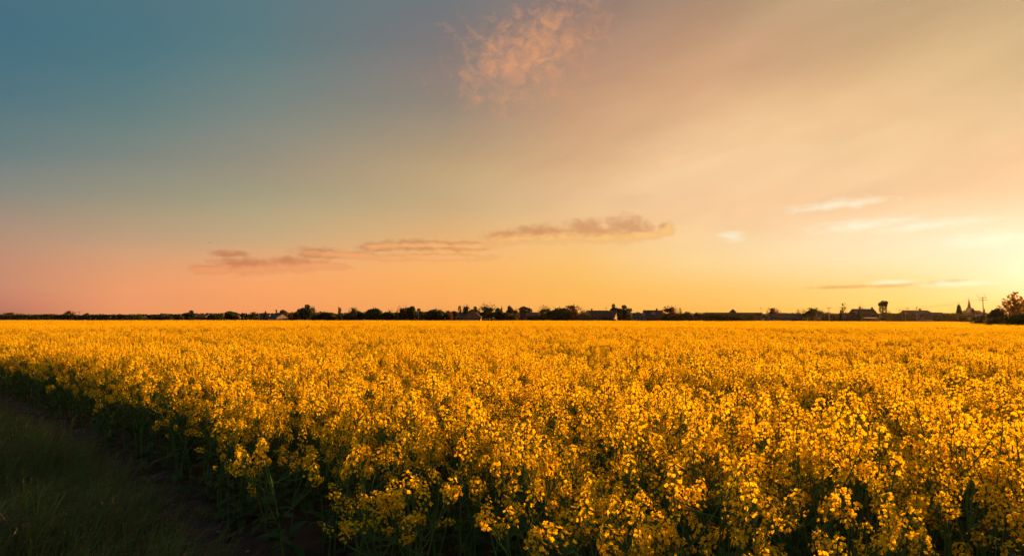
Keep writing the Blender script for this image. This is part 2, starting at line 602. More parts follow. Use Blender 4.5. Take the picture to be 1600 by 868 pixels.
g = MB()
g.add([(-6000, -3000, 0), (6000, -3000, 0), (6000, 9000, 0), (-6000, 9000, 0)], [(0, 1, 2, 3)])
ground = g.build('ground', 'soil')
ground['kind'] = 'structure'
g = MB()
NU, NN = 300, 22
for i in range(NU + 1):
    u = -8 + 68 * i / NU
    for j in range(NN + 1):
        n = 0.9 + 2.3 * j / NN
        x, y = from_edge(n, u)
        edge = min(j, NN - j) / 4
        z = 0.004 + (0.0 if edge < 0.2 else 1.0) * max(0.0, 0.035 + 0.05 * noise.noise(Vector((x * 2.1, y * 2.1, 0))) + 0.035 * noise.noise(Vector((x * 7, y * 7, 2))))
        g.v.append((x, y, z))
for i in range(NU):
    for j in range(NN):
        a = i * (NN + 1) + j
        g.f.append((a, a + NN + 1, a + NN + 2, a + 1))
        g.m.append(0)
path = g.build('path', 'path_soil', smooth=True)
path['kind'] = 'structure'

# ------------------------------------------------------------------ rapeseed: flower heads, leaves, stems
PET, BUD, STM, LEF = 0, 1, 2, 3
RMATS = ['petal', 'bud', 'rape_stem', 'rape_leaf']


def flower(mb, c, nrm, size, simple=False):
    nrm = nrm.normalized()
    u = nrm.cross(Vector((0.3, 0.2, 0.9)))
    u.normalize()
    w = nrm.cross(u)
    a0 = random.uniform(0, 6.28)
    cup = random.uniform(-0.15, 0.45)
    for k in range(4):
        a = a0 + k * math.pi / 2 + random.uniform(-0.15, 0.15)
        d = u * math.cos(a) + w * math.sin(a)
        s = u * -math.sin(a) + w * math.cos(a)
        ln = size * random.uniform(0.85, 1.12)
        wd = ln * 0.46
        up = nrm * (cup * ln)
        mb.add([c, c + d * ln * 0.55 + s * wd + up * 0.5, c + d * ln * 0.98 + s * wd * 0.62 + up, c + d * ln * 0.98 - s * wd * 0.62 + up,
                c + d * ln * 0.55 - s * wd + up * 0.5], [(0, 1, 2, 3, 4)], PET)


def flower_head(nf, length, spread):
    mb = MB()
    mb.tube([(0, 0, -0.03), (0, 0, length * 0.5), (0, 0, length)], [0.0026, 0.0022, 0.0014], 4, STM)
    ga = random.uniform(0, 6.28)
    for i in range(nf):
        t = (i + 0.5) / nf
        a = ga + i * 2.39996 + random.uniform(-0.3, 0.3)
        h = length * (0.02 + 0.9 * t ** 0.8) + random.uniform(-0.006, 0.006)
        r = spread * (1.0 - 0.72 * t ** 1.6) * random.uniform(0.7, 1.15)
        d = Vector((math.cos(a), math.sin(a), 0))
        c = d * r + Vector((0, 0, h + 0.35 * r))
        nrm = d * (1.1 - 0.5 * t) + Vector((0, 0, 0.15 + 0.5 * t)) + rvec() * 0.5
        p0 = Vector((0, 0, h - 0.012))
        sd = d.cross(Vector((0, 0, 1))) * 0.0009
        mb.add([p0 - sd, p0 + sd, c + sd, c - sd], [(0, 1, 2, 3)], STM)
        flower(mb, c, nrm, random.uniform(0.0070, 0.0092))
    for i in range(9):
        a = random.uniform(0, 6.28)
        r = random.uniform(0.0, 0.009)
        c = Vector((math.cos(a) * r, math.sin(a) * r, length + random.uniform(-0.004, 0.012)))
        b, hh = 0.0021, 0.0048
        mb.add([c + Vector((b, 0, 0)), c + Vector((0, b, 0)), c + Vector((-b, 0, 0)), c + Vector((0, -b, 0)), c + Vector((0, 0, hh)), c + Vector((0, 0, -hh))],
               [(0, 1, 4), (1, 2, 4), (2, 3, 4), (3, 0, 4), (1, 0, 5), (2, 1, 5), (3, 2, 5), (0, 3, 5)], BUD)
    # young pods standing off below the flowers
    for i in range(random.randint(3, 7)):
        a = random.uniform(0, 6.28)
        d = Vector((math.cos(a), math.sin(a), 0.75)).normalized()
        p = Vector((0, 0, -random.uniform(0.0, 0.05)))
        mb.tube([p, p + d * 0.022, p + d * 0.048 + Vector((0, 0, 0.012))], [0.0006, 0.0012, 0.0005], 3, STM, cap=False)
    return mb


HEADS = [flower_head(random.randint(17, 31), random.uniform(0.05, 0.13), random.uniform(0.022, 0.042)) for _ in range(9)]
HEADS.append(flower_head(9, 0.04, 0.018))
HEAD_ME = [h.mesh('flower_head', RMATS) for h in HEADS]


def leaf_mb(length, width, droop):
    mb = MB()
    n = 5
    pts = []
    for i in range(n + 1):
        t = i / n
        x = length * (t - 0.18 * droop * t * t)
        z = length * (0.34 * t - droop * 0.62 * t * t)
        wd = width * math.sin(math.pi * min(1.0, 0.10 + 0.9 * t) ** 0.9) * (1 + 0.12 * math.sin(9 * t)) + 0.002
        pts.append((Vector((x, -wd, z + wd * 0.25)), Vector((x, 0, z)), Vector((x, wd, z + wd * 0.25))))
    vs = [p for tri in pts for p in tri]
    fs = []
    for i in range(n):
        a = i * 3
        fs += [(a, a + 1, a + 4, a + 3), (a + 1, a + 2, a + 5, a + 4)]
    mb.add(vs, fs, LEF)
    return mb


LEAVES = [leaf_mb(0.22, 0.036, 0.9), leaf_mb(0.13, 0.018, 0.7), leaf_mb(0.10, 0.012, 0.5), leaf_mb(0.08, 0.009, 0.3)]
LEAF_ME = [l.mesh('leaf', RMATS, True) for l in LEAVES]


def plant_spec(h, nb, spread, lean=0.03, heads_from=0.72, leaves=7):
    """stem with branches (one mesh), leaves and flower heads as (variant, matrix)"""
    st = MB()
    lx, ly = random.uniform(-lean, lean), random.uniform(-lean, lean)

    def stem_at(t):
        return Vector((lx * t * t + 0.012 * math.sin(5 * t), ly * t * t, h * t))
    st.tube([stem_at(t) for t in (0, 0.25, 0.5, 0.72, 0.88, 1.0)], [0.0085, 0.0075, 0.006, 0.0045, 0.0035, 0.0025], 5, STM)
    heads, leaves_l = [], []

    def put_head(p, d, big=True):
        q = Vector((0, 0, 1)).rotation_difference(d.normalized())
        s = random.uniform(0.95, 1.5)
        heads.append((random.randrange(9) if big else 9, Matrix.Translation(p) @ q.to_matrix().to_4x4() @ Matrix.Rotation(random.uniform(0, 6.28), 4, 'Z') @ Matrix.Scale(s, 4)))

    def put_leaf(k, p, a, s):
        leaves_l.append((k, Matrix.Translation(p) @ Matrix.Rotation(a, 4, 'Z') @ Matrix.Rotation(random.uniform(-0.5, 0.35), 4, 'Y') @ Matrix.Scale(s, 4)))
    put_head(stem_at(1.0), Vector((lx, ly, h)) + rvec() * 0.1)
    a = random.uniform(0, 6.28)
    for b in range(nb):
        a += 2.4 + random.uniform(-0.4, 0.4)
        t0 = 0.42 + 0.45 * (b + random.random() * 0.6) / nb
        p0 = stem_at(t0)
        d = Vector((math.cos(a), math.sin(a), 0))
        end_h = h * random.uniform(heads_from, 0.99)
        rr = spread * random.uniform(0.45, 1.0)
        end_h = max(end_h, p0.z + 0.08)
        p1 = p0 + d * rr * 0.55 + Vector((0, 0, (end_h - p0.z) * 0.42))
        p2 = p0 + d * rr * 0.92 + Vector((0, 0, (end_h - p0.z) * 0.80))
        p3 = p0 + d * rr + Vector((0, 0, end_h - p0.z))
        st.tube([p0, p1, p2, p3], [0.0042, 0.0034, 0.0027, 0.0020], 4, STM)
        put_head(p3, (p3 - p2) + rvec() * 0.03)
        put_leaf(random.choice((2, 3, 3)), p0, a, random.uniform(0.8, 1.2))
        if random.random() < 0.4:
            d2 = (d + rvec() * 0.8)
            d2.z = abs(d2.z) + 0.9
            q3 = p1 + d2.normalized() * random.uniform(0.12, 0.24)
            st.tube([p1, (p1 + q3) / 2 + Vector((0, 0, -0.01)), q3], [0.0028, 0.0023, 0.0016], 3, STM)
            put_head(q3, d2, random.random() < 0.8)
    for b in range(leaves):
        t0 = 0.08 + 0.62 * random.random()
        put_leaf(0 if t0 < 0.3 else 1, stem_at(t0), random.uniform(0, 6.28), random.uniform(0.75, 1.25))
    return st, leaves_l, heads


SPECS = [plant_spec(random.uniform(1.02, 1.18), random.randint(5, 8), random.uniform(0.13, 0.24), 0.03, 0.76, 12) for _ in range(9)]
EDGE_SPECS = [plant_spec(random.uniform(0.88, 1.08), random.randint(5, 8), random.uniform(0.18, 0.32), 0.16, 0.70, 9) for _ in range(5)]
ALL = SPECS + EDGE_SPECS
STEM_ME = [s[0].mesh('stem', RMATS) for s in ALL]


def joined(spec):
    mb = MB()
    mb.merge(spec[0])
    for k, m in spec[1]:
        mb.merge(LEAVES[k], m)
    for k, m in spec[2]:
        mb.merge(HEADS[k], m)
    return mb


PLANT_ME = [joined(s).mesh('rapeseed', RMATS) for s in ALL]


def patch_me(size, count, hv):
    """a square of crop for the distance: every head is a handful of petals on a stalk"""
    mb = MB()
    for _ in range(count):
        bx, by = random.uniform(-size / 2, size / 2), random.uniform(-size / 2, size / 2)
        h = 1.12 + random.uniform(-hv, hv * 0.6)
        mb.tube([(bx, by, 0.3), (bx, by, h)], [0.008, 0.004], 3, STM, cap=False)
        for l in range(4):
            c = Vector((bx, by, random.uniform(0.2, 0.8)))
            mb.quad(c, rvec() * 0.09, rvec() * 0.035, LEF)
        for k in range(random.randint(5, 7)):
            a, r = random.uniform(0, 6.28), random.uniform(0.02, 0.24)
            hc = Vector((bx + math.cos(a) * r, by + math.sin(a) * r, h - random.uniform(0.0, 0.28) + 0.03))
            mb.tube([(bx, by, hc.z - 0.25), hc], [0.004, 0.003], 3, STM, cap=False)
            for q in range(7):
                p = hc + Vector((random.gauss(0, 0.021), random.gauss(0, 0.021), random.uniform(-0.03, 0.045)))
                u = rvec()
                w = u.cross(rvec()).normalized()
                s = random.uniform(0.010, 0.016)
                mb.quad(p, u * s, w * s, PET)
    return mb.mesh('rapeseed_patch', RMATS)


PATCH_ME = [patch_me(1.2, 14, 0.26) for _ in range(6)]


def field_far(x):
    """distance at which the crop ends (nearer on the right, where a hedge comes in)"""
    a = math.degrees(math.atan2(x, 1.0))
    return a


def far_limit(az_deg):
    if az_deg < 30.5:
        return 285.0
    return max(80.0, 285.0 - (az_deg - 30.5) * 31.0)


def canopy(x, y):
    v = 1.0 + 0.075 * noise.noise(Vector((x * 0.55, y * 0.4, 1.0))) + 0.085 * noise.noise(Vector((x * 0.16, y * 0.13, 5.0)))
    v += 0.06 * noise.noise(Vector((x * 1.6, y * 1.6, 9.0)))
    v += 0.09 * min(1.0, max(0.0, y) / 40.0) * noise.noise(Vector((x * 0.045, y * 0.022, 15.0)))
    return v


# low or bare spots: a gap far right, a weak patch at the right, thin strips in the middle
LOW = [(21.9, 36.5, 0.7, 3.5, 0.05), (6.6, 8.6, 1.5, 1.1, 0.30), (0.2, 17.5, 1.6, 0.9, 0.35), (4.5, 15.2, 1.8, 0.8, 0.35), (2.0, 7.4, 0.5, 0.4, 0.3), (-6, 19, 2.2, 0.8, 0.4)]


def thin(x, y):
    """chance of a plant standing here: ragged low spots"""
    for cx, cy, rx, ry, k in LOW:
        q = ((x - cx) / rx) ** 2 + ((y - cy) / ry) ** 2
        if q < 1.0:
            return k
    t = noise.noise(Vector((x * 0.35, y * 0.30, 20.0)))
    if y > 20:
        t = max(t, 1.15 * noise.noise(Vector((x * 0.07, y * 0.035, 31.0))))
    return 1.0 if t < 0.12 else max(0.30, 1.0 - (t - 0.12) * 2.2)


near, mid = [], []
cand = []


def cells(x0, x1, y0, y1, step):
    nx, ny = int((x1 - x0) / step), int((y1 - y0) / step)
    for i in range(nx):
        for j in range(ny):
            yield x0 + (i + random.random()) * step, y0 + (j + random.random()) * step


def make_rec(x, y, edge):
    s = canopy(x, y) * random.uniform(0.80, 1.13)
    low = thin(x, y)
    if random.random() > low + 0.25:
        return None
    if low < 1.0:
        s *= 0.78 + 0.22 * low
    k = random.randrange(9, 14) if edge else random.randrange(9)
    return [x, y, k, random.uniform(-0.09, 0.09), random.uniform(-0.09, 0.09), random.uniform(0, 6.28), s * random.uniform(0.95, 1.15), s]


for x, y in cells(-12, 14, -2, 12, 0.25):                 # about 25 plants to the square metre
    u, n = edge_u(x, y), edge_n(x, y)
    ce = crop_edge(u)
    if n < ce or math.hypot(x, y) > 11.0 or math.hypot(x, y) < 1.25:
        continue
    if n < ce + 0.6 and random.random() < 0.3:          # ragged, open edge
        continue
    r = make_rec(x, y, n < ce + 0.45)
    if r:
        near.append(r)
for x, y in cells(-70, 70, -4, 62, 0.29):
    d = math.hypot(x, y)
    if d < 11.0 or d > 62 or (d > 24 and random.random() > 0.72):
        continue
    u, n = edge_u(x, y), edge_n(x, y)
    if n < crop_edge(u) or abs(math.atan2(x, y)) > R(62):
        continue
    r = make_rec(x, y, n < crop_edge(u) + 0.35)
    if r:
        mid.append(r)


# three plants the photograph shows standing out of the edge
def lean_plant(name, label, px, py_top, dist, spec, scale, lean_x, lean_y, rz):
    p = at(px, 498, dist)
    top = at(px, py_top, dist).z
    st, lv, hd = spec
    hh = max((m.translation.z for _, m in hd))
    s = top / hh
    e = empty(name, (p.x - lean_x * top, p.y - lean_y * top, 0), 0, label, 'plant')
    e.rotation_euler = Euler((-lean_y, lean_x, rz))
    e.scale = (s * scale, s * scale, s)
    me = st.mesh('stem', RMATS)
    obj('stem', me, e)
    for k, m in lv:
        obj('leaf', LEAF_ME[k], e, m)
    for k, m in hd:
        obj('flower_head', HEAD_ME[k], e, m)
    return e


random.seed(21)
lean_plant('rapeseed_plant', 'rapeseed plant leaning left out of the crop over the dark path, bright lone top', 398, 706, 5.3,
           plant_spec(0.95, 3, 0.12, 0.05, 0.6, 5), 0.9, -0.22, -0.02, 0.4)
lean_plant('rapeseed_plant', 'short rapeseed plant with one small flower cluster low before the dark stems', 560, 792, 4.6,
           plant_spec(0.62, 2, 0.06, 0.03, 0.75, 6), 1.0, 0.05, -0.05, 1.0)
lean_plant('rapeseed_plant', 'drooping rapeseed plant hanging furthest left over the bare path by dark stems', 352, 648, 6.2,
           plant_spec(1.0, 6, 0.24, 0.1, 0.5, 8), 1.0, -0.14, -0.08, 2.0)
random.seed(33)


def in_view(r):
    x, y = r[0], r[1]
    if y < 0.8:
        return False
    px = W / 2 + x / y * FPX
    py = 498 + (CAM_H - 1.1 * r[7]) / y * FPX
    return -30 < px < W + 30 and py < H + 60


vis = [r for r in near if in_view(r)]
vis.sort(key=lambda r: math.hypot(r[0], r[1]))
single = vis[:297]
single_ids = set(id(r) for r in single)
rest = [r for r in near if id(r) not in single_ids] + mid
for r in single:
    x, y, k, rx, ry, rz, sxy, sz = r
    e = empty('rapeseed_plant', (x, y, 0), 0, 'yellow flowering rapeseed plant in the nearest rows along the crop edge', 'plant', 'rapeseed plants nearest the camera')
    e.rotation_euler = (rx, ry, rz)
    e.scale = (sxy, sxy, sz)
    obj('stem', STEM_ME[k], e)
    for lk, m in ALL[k][1]:
        obj('leaf', LEAF_ME[lk], e, m)
    for hk, m in ALL[k][2]:
        obj('flower_head', HEAD_ME[hk], e, m)

pts, rots, scls, idx = [], [], [], []
for x, y, k, rx, ry, rz, sxy, sz in rest:
    pts.append((x, y, 0)); rots.append((rx, ry, rz)); scls.append((sxy, sxy, sz)); idx.append(k)
NP = len(PLANT_ME)


def add_patches(d0, d1, step, scale):
    lim = R(58)
    w = d1 * math.tan(lim)
    for x, y in cells(-w, w, d0 * 0.45, d1, step):
        d = math.hypot(x, y)
        a = math.atan2(x, y)
        if d < d0 or d >= d1 or abs(a) > lim or edge_n(x, y) < 3.4:
            continue
        if y > far_limit(math.degrees(a)):
            continue
        c = canopy(x, y) + 0.04 * noise.noise(Vector((x * 0.05, y * 0.03, 40)))
        c *= random.uniform(0.95, 1.06)
        t = thin(x, y)
        if t < 1.0:
            c *= 0.84 + 0.16 * t
        pts.append((x, y, 0)); rots.append((0, 0, random.choice((0, 1, 2, 3)) * math.pi / 2 + random.uniform(-0.3, 0.3)))
        scls.append((scale, scale, c)); idx.append(NP + random.randrange(len(PATCH_ME)))


add_patches(61, 100, 1.15, 1.0)
add_patches(100, 290, 1.9, 1.75)
field = scatter('rapeseed_field', pts, rots, scls, idx, PLANT_ME + PATCH_ME)
tag(field, 'broad field of yellow flowering rapeseed reaching back to the village trees', 'crop', kind='stuff')


# ------------------------------------------------------------------ grass verge, stones, weed on the path
def tuft(nb, h, seed_head=False):
    mb = MB()
    for _ in range(nb):
        a, r = random.uniform(0, 6.28), abs(random.gauss(0, 0.05))
        b = Vector((math.cos(a) * r, math.sin(a) * r, 0))
        hh = h * random.uniform(0.5, 1.1)
        lean = Vector((random.gauss(0.24, 0.16), random.gauss(0, 0.14), 0))
        wd = random.uniform(0.0026, 0.0064)
        sd = Vector((math.cos(a + 1.3), math.sin(a + 1.3), 0)) * wd
        p1 = b + lean * hh * 0.25 + Vector((0, 0, hh * 0.45))
        p2 = b + lean * hh * 0.75 + Vector((0, 0, hh * 0.82))
        p3 = b + lean * hh * 1.7 + Vector((0, 0, hh * (1.0 - 0.25 * lean.length)))
        mb.add([b - sd, b + sd, p1 + sd * 0.9, p1 - sd * 0.9, p2 + sd * 0.55, p2 - sd * 0.55, p3], [(0, 1, 2, 3), (3, 2, 4, 5), (5, 4, 6)], 0)
        if seed_head and random.random() < 0.22:
            q = p3 + lean * 0.03
            mb.tube([p2, p3, q + Vector((0.02, 0, 0.03))], [0.0012, 0.0035, 0.0008], 3, 1, cap=False)
    return mb.mesh('grass_tuft', ['grass_blade', 'dry_stalk'])


TUFTS = [tuft(17, random.uniform(0.52, 0.68), True) for _ in range(4)] + [tuft(14, random.uniform(0.22, 0.34)) for _ in range(3)]
pts, rots, scls, idx = [], [], [], []
for x, y in cells(-26, 6, -3, 26, 0.105):
    n, u = edge_n(x, y), edge_u(x, y)
    lim = 2.36 + 0.28 * noise.noise(Vector((u * 0.8, 1.1, 0))) + 0.12 * noise.noise(Vector((u * 3.0, 5.1, 0)))
    lim = min(lim, crop_edge(u) - 0.42)
    if n > lim or n < -6 or u < -3:
        continue
    d = math.hypot(x, y)
    if d < 0.7 or (d > 14 and random.random() > 0.45):
        continue
    s = 0.85 + 0.45 * noise.noise(Vector((x * 0.7, y * 0.7, 3.0))) * 1.0
    if lim - n < 0.3:
        s *= 0.75
    s *= random.uniform(0.8, 1.15)
    pts.append((x, y, 0.0)); rots.append((0, 0, random.gauss(0.5, 0.7)))
    scls.append((s, s, s)); idx.append(random.choice((0, 1, 2, 3, 0, 1, 2, 3, 4, 5, 6)))
for _ in range(170):                                      # a few tufts on the path itself
    u = random.uniform(-2, 30)
    x, y = from_edge(crop_edge(u) - random.uniform(0.05, 0.6), u)
    s = random.uniform(0.3, 0.8)
    pts.append((x, y, 0.01)); rots.append((0, 0, random.uniform(0, 6.28))); scls.append((s, s, s)); idx.append(random.choice((4, 5, 6)))
grass = scatter('grass', pts, rots, scls, idx, TUFTS)
tag(grass, 'long dark wind-bent grass on the verge beside the field', 'grass', kind='stuff')


def pebble():
    mb = MB()
    n = 6
    vs = []
    for j, (zz, rr) in enumerate(((0.0, 0.8), (0.35, 1.0), (0.75, 0.6))):
        for k in range(n):
            q = rr * random.uniform(0.75, 1.2)
            vs.append((math.cos(k * 6.283 / n) * q, math.sin(k * 6.283 / n) * q * 0.8, zz * random.uniform(0.8, 1.1)))
    fs = [(j * n + k, j * n + (k + 1) % n, (j + 1) * n + (k + 1) % n, (j + 1) * n + k) for j in range(2) for k in range(n)]
    fs += [tuple(2 * n + k for k in range(n)), tuple(k for k in range(n))[::-1]]
    mb.add(vs, fs)
    return mb.mesh('pebble', ['stone'])


PEB = [pebble() for _ in range(5)]
pts, rots, scls, idx = [], [], [], []
for _ in range(2600):
    u = random.uniform(-3, 24)
    n = crop_edge(u) - random.uniform(-0.1, 0.75)
    x, y = from_edge(n, u)
    s = 0.006 + 0.020 * random.random() ** 3
    pts.append((x, y, 0.03 + 0.04 * noise.noise(Vector((x * 2.1, y * 2.1, 0))))); rots.append((0, 0, random.uniform(0, 6.28)))
    scls.append((s, s, s * 0.8)); idx.append(random.randrange(5))
gravel = scatter('gravel', pts, rots, scls, idx, PEB)
tag(gravel, 'small scattered stones and clods on the bare dark path', 'gravel', kind='stuff')

random.seed(5)
p = at(322, 860, 6.3)
w = empty('weed', (p.x, p.y, 0.0), 0, 'thin pale weed stalk with tiny heads standing alone on the bare path', 'weed')
m = MB()
topw = at(316, 742, 6.3).z
m.tube([(0, 0, 0), (0.01, 0, topw * 0.5), (-0.02, 0, topw)], [0.004, 0.003, 0.002], 5)
m.tube([(0.01, 0, topw * 0.5), (0.06, 0.01, topw * 0.68), (0.09, 0.01, topw * 0.80)], [0.0025, 0.002, 0.0015], 4)
m.build('stem', 'dry_stalk', w)
for q in ((-0.02, 0, topw), (0.09, 0.01, topw * 0.8), (0.075, 0.012, topw * 0.75)):
    m = MB()
    for _ in range(14):
        m.quad(Vector(q) + rvec() * 0.014, rvec() * 0.006, rvec() * 0.006)
    m.build('seed_head', 'dry_stalk', w)
for q in range(4):
    obj('leaf', LEAF_ME[2 + q % 2], w, Matrix.Translation((0, 0, topw * (0.1 + 0.16 * q))) @ Matrix.Rotation(q * 2.1, 4, 'Z'))


# ------------------------------------------------------------------ village trees
def crown_mesh(kind, leafmat, n_leaf, leaf):
    """leaf faces clumped through the crown's volume; unit size: width 1, height 1, standing on z = 0"""
    mb = MB()

    def leaves_at(c, r, cnt, flat=0.8):
        for _ in range(cnt):
            d = rvec()
            p = c + Vector((d.x, d.y, d.z * flat)) * r * random.uniform(0.45, 1.0) ** 0.6
            if p.z < -0.02:
                continue
            u = rvec()
            w2 = u.cross(rvec()).normalized()
            s = leaf * random.uniform(0.6, 1.3)
            mb.add([p - u * s, p + w2 * s * 0.55, p + u * s, p - w2 * s * 0.55], [(0, 1, 2, 3)])
    if kind in ('round', 'dome', 'loose', 'sparse'):
        nbl = {'round': 20, 'dome': 24, 'loose': 18, 'sparse': 12}[kind]
        for b in range(nbl):
            d = rvec()
            rad = random.uniform(0.55, 1.0)
            zc = 0.52 if kind != 'dome' else 0.40
            c = Vector((d.x * 0.36 * rad, d.y * 0.36 * rad, zc + d.z * (0.36 if kind != 'dome' else 0.42) * rad))
            r = {'round': 0.17, 'dome': 0.19, 'loose': 0.15, 'sparse': 0.11}[kind] * random.uniform(0.65, 1.2)
            leaves_at(c, r, n_leaf // nbl)
        if kind in ('round', 'dome'):
            leaves_at(Vector((0, 0, 0.45)), 0.34, n_leaf // 3, 1.0)
        if kind in ('loose', 'sparse'):
            for _ in range(n_leaf // 7):        # stray sprigs beyond the clumps
                d = rvec()
                p = Vector((d.x * 0.5, d.y * 0.5, 0.52 + d.z * 0.52)) * random.uniform(0.85, 1.04)
                leaves_at(p, 0.02, 1)
    elif kind == 'conifer':
        for b in range(14):
            z = 0.04 + 0.90 * b / 14
            rr = 0.48 * (1 - z) ** 0.85 * random.uniform(0.8, 1.12) + 0.03
            for k in range(7):
                a = random.uniform(0, 6.28)
                for q in (0.35, 0.7, 1.0):
                    leaves_at(Vector((math.cos(a) * rr * q, math.sin(a) * rr * q, z - 0.05 * q)), 0.055, max(1, n_leaf // 300))
        leaves_at(Vector((0, 0, 0.97)), 0.03, 8)
    elif kind == 'column':
        for b in range(13):
            z = 0.06 + 0.9 * b / 13
            rr = 0.30 * math.sin(math.pi * min(1, 0.16 + 0.84 * z * 0.93)) ** 0.6
            for k in range(3):
                a = random.uniform(0, 6.28)
                leaves_at(Vector((math.cos(a) * rr, math.sin(a) * rr, z)), 0.16, n_leaf // 39, 0.5)
    elif kind == 'umbrella':
        for b in range(22):
            a = random.uniform(0, 6.28)
            rr = 0.42 * math.sqrt(random.random())
            leaves_at(Vector((math.cos(a) * rr, math.sin(a) * rr, 0.86 - 0.10 * rr + random.uniform(-0.06, 0.06))), 0.12, n_leaf // 34, 0.55)
        for a, z0 in ((0.2, 0.35), (1.7, 0.5), (2.9, 0.25), (4.2, 0.4), (5.3, 0.3)):
            for z in np.arange(z0, 0.85, 0.07):
                leaves_at(Vector((math.cos(a) * 0.26, math.sin(a) * 0.26, z)), 0.09, n_leaf // 90, 0.9)
    return mb.mesh('crown', [leafmat])


def trunk_mesh(kind):
    """unit trunk with limbs reaching up into a unit crown (z scaled with the tree: 0 ground, 1 top)"""
    mb = MB()
    if kind == 'conifer':
        mb.tube([(0, 0, 0), (0, 0, 0.5), (0, 0, 0.98)], [0.035, 0.022, 0.004], 6)
        return mb.mesh('trunk', ['bark'])
    mb.tube([(0, 0, 0), (0.01, 0.01, 0.22), (-0.01, 0.0, 0.48), (0.01, 0, 0.72), (0.0, 0.01, 0.92)], [0.045, 0.036, 0.027, 0.015, 0.005], 7)
    nl = 9 if kind != 'sparse' else 16
    for i in range(nl):
        a = i * 2.4 + random.uniform(-0.4, 0.4)
        z0 = 0.25 + 0.45 * i / nl
        d = Vector((math.cos(a), math.sin(a), 0))
        rr = random.uniform(0.25, 0.42)
        p1 = Vector((0, 0, z0)) + d * rr * 0.5 + Vector((0, 0, 0.10))
        p2 = Vector((0, 0, z0)) + d * rr + Vector((0, 0, random.uniform(0.18, 0.30)))
        mb.tube([(0, 0, z0), p1, p2], [0.017, 0.011, 0.003], 5)
        for q in range(2 if kind != 'sparse' else 4):
            d2 = (d + rvec() * 0.9)
            d2.z = abs(d2.z) + 0.3
            mb.tube([p1, p1 + d2.normalized() * random.uniform(0.10, 0.2)], [0.007, 0.002], 4)
    return mb.mesh('trunk', ['bark'])


random.seed(11)
CROWNS = {}
for kind, lm, nl, sz in (('round', 'leaf_dark', 3600, 0.044), ('dome', 'leaf_dark', 4000, 0.044), ('loose', 'leaf_green', 2600, 0.040),
                         ('sparse', 'leaf_rust', 900, 0.032), ('conifer', 'leaf_conifer', 2400, 0.055), ('column', 'leaf_dark', 1000, 0.05),
                         ('umbrella', 'leaf_dark', 1500, 0.04)):
    for v in range(3 if kind in ('round', 'dome', 'loose', 'sparse') else 2):
        CROWNS.setdefault(kind, []).append(crown_mesh(kind, lm, nl, sz))
for kind in ('round', 'dome', 'loose'):
    for lm in ('leaf_green', 'leaf_rust', 'leaf_dark'):
        CROWNS[kind + ':' + lm] = [crown_mesh(kind, lm, 3400 if kind != 'loose' else 2600, 0.043) for _ in range(2)]
TRUNKS = {k: [trunk_mesh(k) for _ in range(2)] for k in ('conifer', 'sparse', 'round')}


def tree(px, top, wpx, kind, label, dist=320.0, bot=None, lm=None, name=None, group=None, y_ground=0.0):
    """a tree whose crown spans wpx pixels of the photograph at `dist` metres and tops out at pixel row `top`"""
    t = at(px, 498 - (498 - top) * (1.2 if 440 < px < 1010 else 1.12), dist)
    width = wpx / FPX * dist * {'round': 1.5, 'dome': 1.48, 'loose': 1.42, 'sparse': 1.3}.get(kind, 1.15)
    h = t.z
    key = kind if lm is None else kind + ':' + lm
    lst = CROWNS.get(key) or CROWNS[kind]
    k = random.randrange(len(lst))
    nm = name or {'conifer': 'conifer_tree', 'column': 'columnar_tree', 'sparse': 'bare_tree'}.get(kind, 'broadleaf_tree')
    e = empty(nm, (t.x, dist, y_ground), random.uniform(0, 6.28), label, 'tree', group)
    zb = bot if bot is not None else {'conifer': 0.05, 'column': 0.05, 'dome': 0.0, 'round': 0.10, 'loose': 0.10, 'sparse': 0.22, 'umbrella': 0.0}[kind]
    c = obj('crown', lst[k], e)
    c.location = (0, 0, h * zb)
    c.scale = (width, width, h * (1 - zb))
    tk = obj('trunk', TRUNKS['conifer' if kind == 'conifer' else 'sparse' if kind == 'sparse' else 'round'][k % 2], e)
    tk.scale = (width * 0.95, width * 0.95, h * 0.97)
    return e


